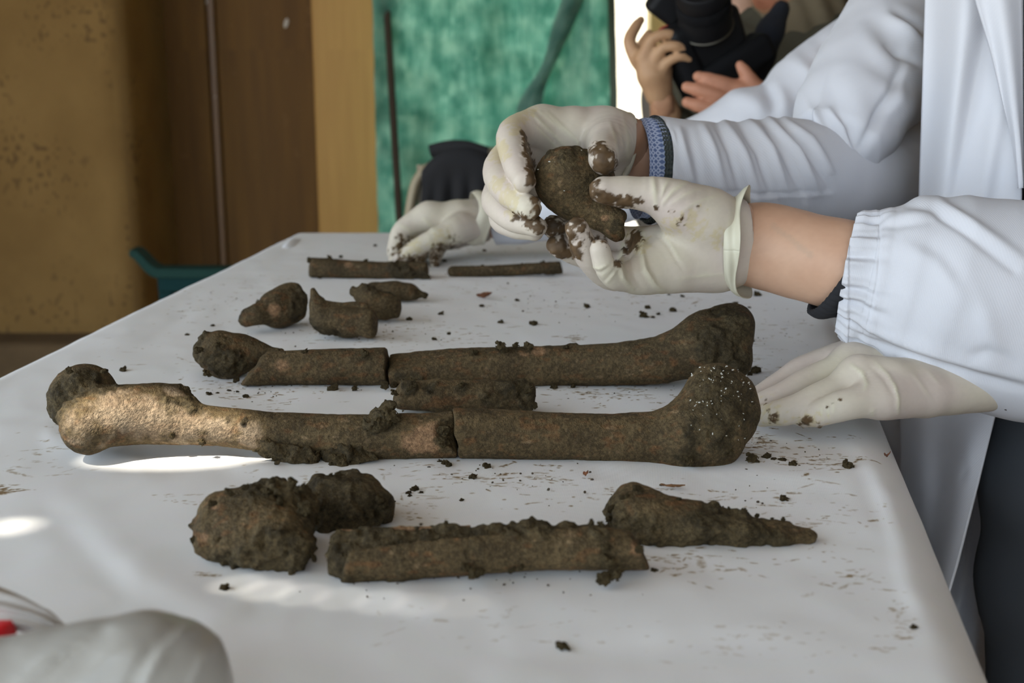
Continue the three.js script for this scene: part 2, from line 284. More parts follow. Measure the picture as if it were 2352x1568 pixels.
{                                                                            // the green shade net: a hanging sheet and the doubled fold that crosses it
  const weave = texture(1024, 1024, (u, v) => {
    const warp = Math.sin(u * 2 * PI * 110) * 0.5 + 0.5, weft = vn(u * 10, v * 300, 3) * 0.5 + 0.5, sp = sstep(0.62, 0.92, vn(u * 330, v * 330, 7)), bl = fbm(u * 12, v * 18, 4, 4);
    return mix3(mix3([0.33, 0.60, 0.53], [0.68, 0.82, 0.76], clamp(0.30 + 0.55 * bl + 0.50 * weft + 0.10 * warp)), [0.95, 1.0, 0.95], sp * 0.9);
  });
  weave.repeat.set(2.2, 2.2);
  const netMat = phys({ map: weave, roughness: 0.95, transmission: 0.72, thickness: 0, side: THREE.DoubleSide });
  const d = 3.72, X = (px) => (px - W / 2) / F * d;
  const sag = (x, y) => 0.022 * Math.sin(x * 19 + y * 3 + 0.5) + 0.012 * Math.sin(x * 41 - y * 7) + 0.016 * vn(x * 8, y * 6, 1) + 0.006 * Math.sin(y * 55 + x * 12);
  const net = thing('shade_net', 'translucent green shade net hanging as a curtain beside the doorway', 'net');
  net.position.set(0, 0, -3.72);
  part('netting', sheet((u, v) => { const y = 2.63 - u * 2.55, x = mix(X(868), X(1406) - 0.006 * Math.sin(y * 6), v); return [x, y, sag(x, y) + (v > 0.86 ? 0.03 * Math.sin((v - 0.86) / 0.14 * PI) : 0)]; }, 150, 90, 0.0008), netMat, net);
  const c = [[1330, -60], [1290, 60], [1262, 140], [1222, 218], [1205, 300]].map(([a, b]) => at(a, b, d - 0.03));
  const cur = new THREE.CatmullRomCurve3(c.map((p) => new THREE.Vector3(p[0], p[1], 0)));
  part('doubled_fold', sheet((u, v) => { const p = cur.getPoint(u), wd = 0.052 + 0.012 * Math.sin(u * 9); return [p.x + (v - 0.5) * wd * (1 + 0.25 * u), p.y + (v - 0.5) * 0.02, 0.045 + sag(p.x, p.y) + 0.018 * Math.sin(v * PI)]; }, 60, 12, 0.0008), netMat, net);
  part('doubled_fold', sheet((u, v) => { const p = cur.getPoint(u), wd = 0.052 + 0.012 * Math.sin(u * 9); return [p.x + (v - 0.5) * wd * (1 + 0.25 * u), p.y + (v - 0.5) * 0.02, 0.032 + sag(p.x, p.y) + 0.010 * Math.sin(v * PI)]; }, 60, 12, 0.0008), netMat, net);
  part('hem', sheet((u, v) => { const y = 2.63 - u * 2.55, x = X(1398 - 0.5) + (v - 0.5) * 0.022 - 0.006 * Math.sin(y * 6); return [x, y, 0.03 + 0.012 * Math.sin(y * 9) + sag(x, y)]; }, 60, 3, 0.002), std({ color: rgb(0.10, 0.13, 0.09) }), net);
}
// ------------------------------------------------------------------ table and cloth
const xL = (z) => -0.400 + 0.105 * (-0.93 - z) / 0.815, xR = (z) => 0.246 + 0.148 * (-0.837 - z) / 0.893;
{
  const tb = thing('table', 'long narrow table hidden under the white cloth, its wooden legs below', 'table');
  tb.position.set(-0.03, 0, -0.95); tb.rotation.y = -8.4 * PI / 180;
  const wood = std({ map: paleWood, roughness: 0.7 });
  part('tabletop', uvMetres(box(0.57, 0.03, 1.58, -0.012, TABLE - 0.021, 0.02, 0.005)), wood, tb);
  for (const x of [-0.24, 0.24]) for (const z of [-0.70, 0.72]) part('leg', box(0.045, TABLE - 0.036, 0.045, x, (TABLE - 0.036) / 2, z, 0.004), wood, tb);
  for (const x of [-0.24, 0.24]) part('rail', box(0.02, 0.08, 1.38, x, TABLE - 0.076, 0.01, 0.003), wood, tb);
}
// relief of the cloth: broad creases traced from the photograph, height in millimetres
const clothFolds = folds([
  [2.31, 21, [120, 1010], [250, 1042], [330, 1062], [420, 1056], [500, 1050], [560, 1066], [640, 1074], [760, 1082]],
  [-1.26, 18, [230, 1040], [420, 1036], [560, 1044], [660, 1066]],
  [1.68, 40, [0, 1005], [110, 1000], [250, 1040]], [1.47, 54, [150, 1160], [250, 1260], [330, 1330], [470, 1390], [640, 1430]], [-1.05, 37, [120, 1180], [220, 1285], [300, 1360], [430, 1420]],
  [1.26, 40, [0, 1160], [120, 1130], [260, 1120], [420, 1120]], [1.05, 35, [560, 1360], [800, 1340], [1000, 1395], [1150, 1385]], [-0.84, 32, [600, 1390], [850, 1400], [1100, 1430]],
  [0.84, 29, [1180, 1470], [1500, 1450], [1800, 1440]], [1.26, 27, [1760, 1100], [1860, 1092], [1960, 1088]], [0.92, 40, [1280, 1420], [1600, 1400], [1900, 1350]], [-0.76, 40, [1100, 1500], [1500, 1490], [1800, 1500]],
  [1.68, 21, [1960, 1020], [2010, 1090], [2050, 1170], [2090, 1290]], [-1.47, 24, [1985, 1110], [2020, 1200], [2060, 1310]], [1.47, 27, [2000, 1160], [2090, 1350], [2150, 1440]],
  [1.01, 40, [60, 900], [220, 800], [350, 735]], [0.84, 29, [250, 860], [420, 850], [520, 930]], [0.67, 27, [1750, 830], [1860, 760], [1900, 720]], [-0.63, 32, [1740, 760], [1830, 800]],
  [0.55, 18, [960, 700], [1200, 690], [1500, 700]], [0.50, 16, [1040, 580], [1180, 585], [1320, 600]], [0.63, 27, [1250, 900], [1400, 912], [1560, 900]],
]);
{
  const zN = -0.12, zE = -1.752, rl = 0.016, rr = 0.032, NU = 420, NV = 330, dl = 0.30, dr = 0.42, P = [], UV = [], T = [];
  for (let i = 0; i <= NU; i++) {
    const u = i / NU, zz = mix(zN, zE - 0.22, Math.pow(u, 0.9)), over = Math.max(0, zE - zz), z = Math.max(zz, zE), l = xL(z), r = xR(z) - 0.012, w = r - l;
    for (let j = 0; j <= NV; j++) {
      const v = j / NV, a = v < 0.12 ? mix(-dl, 0, v / 0.12) : v < 0.78 ? mix(0, w, (v - 0.12) / 0.66) : mix(w, w + dr, Math.pow((v - 0.78) / 0.22, 1.15));
      let x, y = TABLE, zo = z;
      const side = (q, R) => { const th = Math.min(q / R, PI / 2 * 0.97), rest = Math.max(0, q - R * PI / 2 * 0.97); return [R * Math.sin(th) + rest * 0.05, -R * (1 - Math.cos(th)) - rest, rest]; };
      if (a < 0) { const [o, d, e] = side(-a, rl); x = l - o - e * (0.10 + 0.10 * Math.sin(z * 17)) - 0.012 * vn(z * 8, 0, 3) * sstep(0, 0.06, e); y += d; }
      else if (a > w) { const [o, d, e] = side(a - w, rr); x = r + o + sstep(0, 0.12, e) * (0.014 * Math.sin(z * 21 + 1.2) + 0.016 * vn(z * 9, e * 2, 6)) + e * 0.06; y += d; zo += e * 0.03 * Math.sin(z * 12); }
      else x = l + a;
      if (over > 0) { const [o, d, e] = side(over, 0.014); y += d; zo -= o; }
      const top = sstep(-0.03, 0.01, a) * sstep(w + 0.10, w + 0.02, a) * (over > 0 ? 0 : 1);
      if (top > 0) { const [X, Y] = proj(x, y, zo); y += top * (clothFolds(X, Y) + 0.0012 * fbm(x * 9, zo * 9, 2, 3) + 0.0004 * vn(x * 60, zo * 45, 5)); }
      P.push(x, y, zo); UV.push(a, -zz);
    }
  }
  const row = NV + 1;
  for (let i = 0; i < NU; i++) for (let j = 0; j < NV; j++) { const a = i * row + j, b = a + 1, c = a + row, d = c + 1; T.push(a, b, c, b, d, c); }
  const g = new THREE.BufferGeometry(); g.setAttribute('position', new THREE.Float32BufferAttribute(P, 3)); g.setAttribute('uv', new THREE.Float32BufferAttribute(UV, 2)); g.setIndex(T); g.computeVertexNormals();
  // dirt on the cloth: smears of soil, drawn in the cloth's own metres (0.78 across, 1.75 along)
  const TW = 1600, TH = 2048, SU = 0.78, SV = 1.75, dirt = new Float32Array(TW * TH), R = rng(11);
  const smear = (x, z, len, wid, turn, s) => {
    const c = Math.cos(turn), n = Math.sin(turn), a0 = x - xL(z), b0 = -z, e = Math.max(len, wid) * 1.2;
    for (let j = Math.max(0, Math.floor((b0 - e) / SV * TH)); j < Math.min(TH, (b0 + e) / SV * TH); j++) for (let i = Math.max(0, Math.floor((a0 - e) / SU * TW)); i < Math.min(TW, (a0 + e) / SU * TW); i++) {
      const dx = i / TW * SU - a0, dy = j / TH * SV - b0, p = (dx * c + dy * n) / len, q = (-dx * n + dy * c) / wid, k = 1 - p * p - q * q; if (k <= 0) continue;
      const m = clamp(k * 1.2) * sstep(-0.10, 0.60, fbm(i * 0.22 * c + j * 0.22 * n + x * 91, (-i * n + j * c) * 0.5, 4 + len * 999, 3) + 0.3 * k) * s; dirt[j * TW + i] = Math.max(dirt[j * TW + i], m);
    }
  };
  const patch = (px, py, sx, sy, n, s, big = 1) => { for (let k = 0; k < n * 2.0; k++) { const p = onPlane(px + (R() + R() + R() - 1.5) * sx, py + (R() + R() + R() - 1.5) * sy); smear(p[0], p[2], (0.0015 + 0.011 * R() * R()) * big, (0.0005 + 0.0016 * R() * R() + 0.0008 * R()) * big, (R() - 0.5) * (R() < 0.2 ? 2.6 : 0.8), Math.min(1, s * (0.5 + 0.95 * R()))); } };
  for (const q of [[1400, 905, 150, 28, 55, 0.8], [600, 890, 180, 40, 60, 0.85], [820, 760, 220, 40, 55, 0.75], [1040, 770, 120, 30, 22, 0.6], [1250, 690, 330, 70, 60, 0.6], [1520, 690, 200, 50, 40, 0.6], [1310, 780, 30, 10, 7, 0.9, 1.3], [1770, 790, 110, 110, 45, 0.6], [1740, 1025, 40, 45, 26, 1.0], [1860, 1055, 120, 45, 30, 0.85],
    [1960, 1060, 60, 12, 8, 0.8], [760, 1100, 250, 25, 16, 0.35], [1150, 1090, 240, 35, 40, 0.65], [1500, 1140, 330, 30, 40, 0.55], [1880, 1180, 160, 70, 26, 0.4], [1600, 1290, 160, 40, 22, 0.55], [500, 690, 130, 55, 34, 0.5], [380, 800, 180, 60, 20, 0.35], [80, 1050, 120, 60, 14, 0.35, 1.6], [200, 1010, 60, 30, 10, 0.5],
    [1950, 1320, 90, 60, 16, 0.35], [2060, 1450, 60, 60, 12, 0.35], [1700, 1480, 300, 60, 20, 0.2], [1100, 1420, 300, 60, 16, 0.16], [410, 1150, 60, 12, 6, 0.5], [950, 1170, 80, 40, 16, 0.55], [1200, 585, 260, 20, 22, 0.45, 1.6], [1000, 650, 200, 18, 14, 0.4], [620, 650, 80, 20, 12, 0.4], [10, 1128, 25, 12, 6, 0.9, 1.6], [480, 1320, 30, 5, 3, 0.7], [910, 1290, 160, 30, 8, 0.3]]) patch(...q);
  for (const [px, py, l, w, t, s] of [[1955, 1322, 9, 2.2, 0.1, 0.8], [2075, 1462, 7, 3, 0.1, 0.75], [1905, 1268, 8, 1.6, 0, 0.9], [1760, 1018, 8, 2.5, 0.2, 1], [1610, 1300, 3, 10, 0, 0.45], [1150, 1110, 10, 1.5, 0.15, 0.5], [1325, 782, 8, 3, 0, 0.9], [40, 1090, 16, 2, -0.5, 0.4], [480, 1322, 7, 1.5, 0, 0.9], [2010, 1195, 6, 2, 0.4, 0.8]]) { const p = onPlane(px, py); smear(p[0], p[2], l / 1000, w / 1000, t, s); }
  const map = texture(TW, TH, (u, v, i, j) => mix3(mix3([0.925, 0.925, 0.925], [0.905, 0.90, 0.895], fbm(u * 9, v * 20, 6, 3) * 0.5 + 0.5), [0.43, 0.325, 0.18], clamp(dirt[j * TW + i] * 0.95)));
  map.repeat.set(1 / SU, 1 / SV);
  const wv = texture(64, 64, (u, v) => { const q = 0.5 + 0.25 * Math.sin(u * 2 * PI * 8) + 0.25 * Math.sin(v * 2 * PI * 8); return [q, q, q]; }, false); wv.repeat.set(125, 125);
  const cloth = part('tablecloth', g, std({ map, roughness: 0.8, bumpMap: wv, bumpScale: 0.00006, side: THREE.DoubleSide }));
  tag(cloth, 'white cloth with soil smears spread over the long table', 'tablecloth');
  const A = at(628, 592, 1.60), Bp = at(668, 545, 1.70), Cp = at(700, 552, 1.70), D = at(690, 575, 1.63);
  part('turned_up_corner', sheet((u, v) => { const p = mix3(mix3(A, Bp, u), mix3(D, Cp, u), v), k = Math.sin(u * PI) * Math.sin(v * PI); return [p[0] - 0.004 * k, p[1] + 0.006 * k, p[2] + 0.01 * k]; }, 14, 14, 0.0008), std({ color: rgb(0.76, 0.76, 0.78), side: THREE.DoubleSide }), cloth);
}
// ------------------------------------------------------------------ bones and soil
const SOIL = [0.050, 0.038, 0.019], SOIL2 = [0.105, 0.079, 0.040], BONE = [0.162, 0.117, 0.059], BONE2 = [0.103, 0.073, 0.036], RUST = [0.25, 0.11, 0.042], PALE = [0.40, 0.28, 0.165], FRESH = [0.37, 0.225, 0.125];
const grit = texture(512, 512, (u, v) => { const a = tileNoise(u, v, 14, 3), b = tileNoise(u, v, 40, 5), c = tileNoise(u, v, 110, 7), q = clamp(0.5 + 0.30 * a + 0.28 * b + 0.22 * c); return [q, q, q]; }, false); grit.repeat.set(22, 22);
const gritTone = texture(512, 512, (u, v) => { const b = tileNoise(u, v, 30, 11), c = tileNoise(u, v, 120, 13), q = clamp(0.85 + 0.13 * b + 0.14 * c, 0.3, 1); return [q, q * 0.985, q * 0.965]; }); gritTone.repeat.set(22, 22);
const boneMat = phys({ vertexColors: true, roughness: 0.8, specularIntensity: 0.35, map: gritTone, bumpMap: grit, bumpScale: 0.0006 }), soilMat = phys({ vertexColors: true, roughness: 0.95, specularIntensity: 0.25, map: gritTone, bumpMap: grit, bumpScale: 0.0009 });
function tileNoise(u, v, n, s) { const x = u * n, y = v * n, i = Math.floor(x), j = Math.floor(y); let a = x - i, b = y - j; a = a * a * (3 - 2 * a); b = b * b * (3 - 2 * b); const h = (p, q) => hash(((p % n) + n) % n, ((q % n) + n) % n, s); return mix(mix(h(i, j), h(i + 1, j), a), mix(h(i, j + 1), h(i + 1, j + 1), a), b); }
// how thickly soil sticks to a place (0 .. 1)
function soilField(seed, bias, freq = 24) { return (x, y, z) => sstep(-0.08, 0.30, fbm(x * freq + seed, y * freq, z * freq + seed * 2, 3) + bias); }
function bone(name, label, parent, f, { seed = 1, bias = -0.2, thick = 0.0022, cell = 0.0011, extraSoil, pale, bare, smooth = 0.0005, tone = 1, group, pits = 0, grainDir } = {}) {
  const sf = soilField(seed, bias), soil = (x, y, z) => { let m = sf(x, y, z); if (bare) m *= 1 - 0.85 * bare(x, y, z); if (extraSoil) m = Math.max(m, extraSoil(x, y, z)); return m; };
  const g = bumped(f, (x, y, z) => {
    const m = soil(x, y, z), clod = 0.35 + 0.95 * vn(x * 150 + seed, y * 150, z * 150) + 0.65 * vn(x * 340, y * 340 + seed, z * 340), p = pits ? pits * sstep(0.35, 0.65, vn(x * 140 + 9, y * 140, z * 140 + seed)) : 0;
    return m * thick * clod + smooth * fbm(x * 60 + seed, y * 60, z * 60, 3) + smooth * 0.35 * vn(x * 420, y * 420, z * 420) - p * 0.0016;
  }, thick * 2.1 + 0.003);
  const geo = solid(g, cell, (x, y, z) => {
    const m = soil(x, y, z), n1 = fbm(x * 45 + seed, y * 90, z * 90, 3), n2 = vn(x * 900, y * 900, z * 900), n3 = fbm(x * 150 + 3, y * 260, z * 260 + seed, 2);
    let c = mix3(BONE, BONE2, clamp(0.5 + n1 * 0.9));
    c = mix3(c, RUST, sstep(0.22, 0.62, n3) * 0.5 * (0.5 + 0.5 * n1 + 0.3));
    c = mix3(c, PALE, sstep(0.55, 0.85, fbm(x * 210 + 8, y * 330, z * 330, 2)) * 0.45);
    if (pale) c = mix3(c, FRESH, pale(x, y, z));
    if (bare) c = mix3(c, mix3([0.37, 0.295, 0.21], [0.26, 0.19, 0.125], clamp(0.5 + n1)), bare(x, y, z) * 0.85);  // cleaner bone, its colour also lightened to strengthen the patch of sunlight
    const s = mix3(SOIL, SOIL2, clamp(0.5 + 0.7 * vn(x * 120, y * 120 + seed, z * 120) + 0.3 * n2));
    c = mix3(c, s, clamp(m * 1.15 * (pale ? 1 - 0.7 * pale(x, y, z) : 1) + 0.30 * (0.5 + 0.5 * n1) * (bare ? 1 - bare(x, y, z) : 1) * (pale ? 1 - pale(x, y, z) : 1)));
    const k = tone * (1 + 0.16 * n2); return [c[0] * k, c[1] * k, c[2] * k];
  });
  return part(name, boxUV(geo), boneMat, parent);
}
// a lump of loose soil
function clodGeometry(r, seed, cell = 0.0007, flat = 0.75) {
  const q = rng(seed), S = []; for (let i = 0; i < 4; i++) { const a = q() * 2 * PI, d = r * (i ? 0.55 : 0); S.push({ p: [Math.cos(a) * d, r * flat * 0.6 + (q() - 0.4) * r * 0.5 * (i ? 1 : 0), Math.sin(a) * d * 0.7], r: r * (i ? 0.35 + 0.3 * q() : 0.62) }); }
  const f = union(r * 0.25, ...S.map((s) => chain([s])));
  const g = bumped(f, (x, y, z) => r * (0.34 * vn(x * 1.6 / r + seed, y * 1.6 / r, z * 1.6 / r) + 0.26 * vn(x * 3.7 / r, y * 3.7 / r + seed, z * 3.7 / r)), r * 0.7);
  return boxUV(solid(g, Math.max(cell, r / 10), (x, y, z) => { const k = 1.25 + 0.35 * vn(x * 500, y * 500 + seed, z * 500), c = mix3(SOIL, SOIL2, 0.5 + 0.5 * vn(x * 200 + seed, y * 200, z * 200)); return [c[0] * k, c[1] * k, c[2] * k]; }));
}
const clodKinds = []; for (let i = 0; i < 7; i++) clodKinds.push(clodGeometry(0.01, 100 + i * 7, 0.001));
function stuckClod(px, py, r, d, parent, i) { const p = at(px, py, d), m = part('soil_lump', clodKinds[i % 7], soilMat, parent), k = r * d / F / 0.009; m.scale.set(k, k * (0.8 + 0.3 * hash(i, 3, 1)), k); m.rotation.set(hash(i, 1, 1), hash(i, 2, 1) * 3, hash(i, 5, 1)); m.position.set(p[0], p[1] - r * d / F * 0.5, p[2]); return m; }
const near = (list) => { const Q = list.map(([px, py, d, r, e = 1]) => [...at(px, py, d), r * d / F, e]); return (x, y, z) => { let m = 0; for (const [a, b, c, r, e] of Q) { const q = Math.hypot(x - a, (y - b) * e, z - c) / r; if (q < 1.5) m = Math.max(m, sstep(1.15, 0.55, q + 0.35 * fbm(x * 190, y * 190, z * 190, 2))); } return m; }; };
const c3 = (list, k, d, lift) => chain(list.map(([px, py, r, dd]) => st(px, py, r, dd ?? d, lift)), k);

// --- the near thigh bone, in two pieces
{
  const D0 = 0.793;
  const A = thing('femur_fragment', 'near thigh bone fragment with soil-caked ball joint and sunlit neck, left of the break', 'bone');
  const head = c3([[193, 914, 79, D0 + 0.012]], 0), troch = c3([[205, 968, 60, D0 - 0.012], [262, 952, 52, D0 - 0.008]], 0.01), bulb = c3([[205, 988, 54, D0 - 0.016], [250, 985, 38, D0 - 0.014]], 0.01);
  const neck = c3([[240, 935, 52, D0], [320, 942, 50, D0], [400, 958, 45, D0 + 0.002]], 0.01), lesser = c3([[402, 914, 31, D0 + 0.008], [372, 920, 30, D0 + 0.006], [345, 938, 30, D0 + 0.004]], 0.008);
  const shaft = c3([[300, 962, 54, D0], [400, 970, 49, D0], [500, 978, 45, D0], [600, 990, 46, D0], [720, 999, 50, D0], [860, 1004, 53, D0], [1000, 1000, 54, D0], [1110, 994, 55, D0]], 0);
  const p0 = at(1044, 990, D0), f0 = union(0.0015, union(0.010, troch, bulb, neck, lesser, shaft), head);
  const brk = plane([p0[0], p0[1], p0[2]], [1, 0.10, 0.0]), notch = c3([[1030, 985, 34, D0 - 0.017], [1075, 1000, 45, D0 - 0.010]], 0);
  const f = cut(keep(f0, (x, y, z) => brk(x, y, z) + 0.0015 * vn(y * 160, z * 160, 3), 0.001), notch, 0.002);
  bone('shaft', null, A, f, { seed: 2, bias: -0.34, cell: 0.00105, thick: 0.0024, extraSoil: near([[150, 920, D0 - 0.01, 75], [195, 868, D0 - 0.01, 62], [120, 960, D0, 45], [235, 880, D0 - 0.01, 38], [235, 932, D0 - 0.016, 16], [258, 926, D0 - 0.016, 12], [870, 962, D0 - 0.012, 38], [905, 955, D0 - 0.012, 26], [640, 1040, D0 - 0.012, 36], [700, 1052, D0 - 0.006, 34], [780, 1052, D0 - 0.006, 38], [840, 1050, D0 - 0.006, 30], [520, 958, D0 - 0.014, 14], [560, 962, D0 - 0.014, 14], [600, 968, D0 - 0.014, 12], [1022, 975, D0 - 0.018, 28], [1028, 1010, D0 - 0.018, 26], [1000, 985, D0 - 0.018, 12]]),
    pale: near([[950, 1018, D0 - 0.017, 34], [972, 995, D0 - 0.017, 32], [992, 978, D0 - 0.016, 22], [985, 1034, D0 - 0.016, 30]]), bare: near([[200, 975, D0 - 0.018, 60], [270, 945, D0 - 0.018, 62], [340, 960, D0 - 0.016, 62], [420, 985, D0 - 0.016, 60], [500, 995, D0 - 0.016, 46], [570, 1005, D0 - 0.016, 40], [400, 905, D0, 30]]) });  // bare: soil thinned and sunlight painted into the bone along the sun patch
  const crust = (label, L, sd) => bone('soil_crust', null, A, c3(L, 0.003), { seed: sd, bias: 0.9, cell: 0.00095, thick: 0.004, smooth: 0.0012 });
  crust('', [[612, 1030, 12, D0 - 0.014], [655, 1046, 17, D0 - 0.012], [715, 1048, 11, D0 - 0.012]], 81); crust('', [[745, 1048, 11, D0 - 0.010], [790, 1048, 17, D0 - 0.012], [850, 1046, 12, D0 - 0.010]], 82); crust('', [[848, 970, 10, D0 - 0.014], [875, 962, 19, D0 - 0.011], [896, 952, 16, D0 - 0.010]], 83);
  [[880, 965, 20], [897, 955, 18], [858, 975, 14], [640, 1040, 22], [668, 1052, 20], [720, 1050, 18], [778, 1052, 22], [820, 1046, 18], [462, 1015, 9], [395, 1000, 8], [1025, 985, 18], [1020, 1012, 16], [158, 848, 9], [240, 852, 8]].forEach(([px, py, r], i) => stuckClod(px, py, r, D0 - 0.014, A, i));
  const B = thing('femur_fragment', 'near thigh bone fragment with smooth shaft ending in a white-flecked knuckle, right of the break', 'bone');
  const sh2 = c3([[1010, 994, 60, D0], [1120, 996, 58, D0], [1250, 1001, 55, D0 - 0.001], [1400, 1006, 56, D0 - 0.002], [1500, 1006, 62, D0 - 0.002], [1580, 1000, 70, D0 - 0.004]], 0);
  const cond = c3([[1646, 904, 70, D0 + 0.004], [1640, 955, 72, D0 - 0.002], [1628, 1000, 68, D0 - 0.006]], 0.015), under = c3([[1568, 1020, 46, D0 - 0.008], [1640, 1006, 50, D0 - 0.006]], 0.012), lip = c3([[1672, 910, 63, D0 + 0.008], [1684, 948, 52, D0 + 0.006], [1690, 985, 37, D0 + 0.002]], 0.012);
  const groove = chain([[1680, 842], [1704, 876], [1714, 930], [1708, 985], [1694, 1014]].map(([a, b]) => st(a, b, 6, D0 - 0.003)), 0);
  const p1 = at(1047, 990, D0), b1 = plane(p1, [-1, -0.10, 0.05]);
  const f1 = union(0.016, keep(sh2, (x, y, z) => b1(x, y, z) + 0.0012 * vn(y * 130, z * 130, 8), 0.001), cond, under);
  const f2 = cut(union(0.003, f1, lip), groove, 0.004);
  bone('shaft', null, B, f2, { seed: 5, bias: -0.42, cell: 0.00105, thick: 0.0020, pits: 0.2, extraSoil: near([[1655, 880, D0 - 0.02, 80], [1660, 940, D0 - 0.026, 60], [1610, 985, D0 - 0.024, 50], [1650, 1010, D0 - 0.022, 48], [1700, 940, D0 - 0.01, 60], [1590, 1040, D0 - 0.02, 40]]) });
  const fleck = std({ color: rgb(0.62, 0.60, 0.54), roughness: 0.6 }), R = rng(5), gs = [];
  for (let i = 0; i < 90; i++) {                                              // white root flecks on the knuckle
    const px = 1580 + 150 * R(), py = 840 + 190 * R() * Math.sqrt(R()); let d = 0.74; for (; d < 0.84; d += 0.0005) { const p = at(px, py, d); if (f2(...p) < 0.0009) break; } if (d >= 0.84) continue;
    const p = at(px, py, d), q = new THREE.IcosahedronGeometry(0.00042 * (0.5 + R()), 0); q.scale(1.5, 0.7, 1); q.rotateZ(R() * 3); q.translate(...p); gs.push(q);
  }
  part('white_flecks', mergeGeometries(gs), fleck, B).userData.kind = 'stuff';
  [[1612, 1000, 13], [1635, 1030, 15], [1675, 1040, 12], [1580, 1052, 12]].forEach(([px, py, r], i) => stuckClod(px, py, r, D0 - 0.024, B, i + 3));
}
// --- the far thigh bone: broken end, short shaft, long shaft with its knuckle
{
  const D1 = 0.962;
  const A = thing('femur_fragment', 'broken spongy end of the far thigh bone, leftmost piece on its line', 'bone');
  const e = union(0.012, c3([[520, 822, 48, 0.985], [505, 812, 44, 0.985], [560, 815, 36, 0.985]], 0.01), c3([[470, 802, 18, 0.98], [500, 800, 26, 0.98]], 0.004), c3([[560, 806, 32, 0.99], [600, 812, 20, 0.985], [645, 808, 9, 0.98]], 0.006));
  const under = chain([[500, 818], [560, 814], [600, 811], [650, 807]].map(([p, q]) => st(p, q, 3.5, 0.965)), 0);
  bone('shaft', null, A, cut(e, under, 0.002), { seed: 9, bias: -0.12, cell: 0.0011, thick: 0.003, pits: 0.8, tone: 0.85, extraSoil: near([[500, 835, 0.965, 44], [545, 840, 0.965, 40], [580, 836, 0.968, 24]]), pale: near([[560, 812, 0.966, 14, 2]]) });
  [[458, 800, 10], [475, 858, 9], [545, 868, 8], [500, 790, 8], [640, 806, 8]].forEach(([px, py, r], i) => stuckClod(px, py, r, 0.965, A, i));
  const B = thing('femur_fragment', 'short split shaft piece of the far thigh bone, left of its upright crack', 'bone');
  const s1 = c3([[530, 852, 34, 0.955], [600, 846, 39, D1], [720, 843, 41, D1], [820, 842, 43, D1], [905, 841, 44, D1]], 0);
  const p = at(889, 842, D1), k = plane(p, [1, 0.06, 0]), tip = plane(at(583, 846, D1), [-0.78, 0.62, 0.10]), scoop = c3([[640, 826, 20, 0.938], [655, 845, 16, 0.936]], 0.004);
  const fB = cut(keep(keep(s1, (x, y, z) => k(x, y, z) + 0.001 * vn(y * 150, z * 150, 1), 0.001), (x, y, z) => tip(x, y, z) + 0.0015 * vn(x * 120, y * 120, z * 120), 0.001), scoop, 0.002);
  bone('shaft', null, B, fB, { seed: 12, bias: -0.36, cell: 0.0012, tone: 0.88, pale: near([[640, 835, 0.945, 22], [655, 822, 0.945, 14], [565, 862, 0.945, 12]]), extraSoil: near([[840, 812, 0.945, 22], [680, 820, 0.945, 16], [770, 885, 0.945, 24], [880, 880, 0.945, 16]]) });
  [[768, 886, 14], [815, 890, 8], [835, 808, 11], [700, 806, 8], [884, 882, 9]].forEach(([px, py, r], i) => stuckClod(px, py, r, 0.945, B, i + 2));
  const C = thing('femur_fragment', 'long shaft of the far thigh bone rising to a broad dark knuckle', 'bone');
  const s2 = c3([[880, 841, 46, D1], [1000, 841, 46, D1], [1150, 842, 46, D1], [1300, 840, 47, D1], [1420, 836, 50, 0.958], [1520, 826, 56, 0.955], [1600, 800, 62, 0.952]], 0);
  const kn = union(0.014, c3([[1640, 768, 56, 0.955], [1668, 752, 50, 0.955], [1672, 800, 48, 0.95]], 0.014), c3([[1668, 848, 46, 0.945], [1690, 835, 34, 0.94]], 0.01), c3([[1690, 742, 32, 0.965], [1690, 790, 30, 0.965]], 0.01));
  const p2 = at(893, 842, D1), k2 = plane(p2, [-1, -0.05, 0]);
  const topCut = plane(at(1650, 708, 0.955), [-0.16, 1, 0.30]), fC = keep(keep(union(0.02, s2, kn), (x, y, z) => k2(x, y, z) + 0.001 * vn(y * 150, z * 150, 5), 0.001), topCut, 0.004);
  bone('shaft', null, C, fC, { seed: 15, bias: -0.40, cell: 0.00125, tone: 0.92, pits: 0.15, pale: near([[1240, 803, 0.95, 26, 2.2], [1205, 805, 0.948, 14], [1095, 803, 0.948, 16, 2], [1525, 785, 0.93, 14, 2]]), extraSoil: near([[1650, 790, 0.925, 60], [1690, 830, 0.93, 40], [1620, 800, 0.93, 34], [1690, 745, 0.94, 40], [1660, 730, 0.95, 36], [920, 870, 0.945, 22], [955, 876, 0.945, 24]]) });
  [[1090, 806, 9], [1150, 796, 13], [1162, 806, 11], [1185, 792, 9], [1212, 792, 13], [1300, 796, 8], [1272, 884, 8], [1318, 886, 9], [940, 874, 16], [905, 884, 9], [1600, 744, 8], [1630, 716, 7]].forEach(([px, py, r], i) => stuckClod(px, py, r, 0.952, C, i));
}
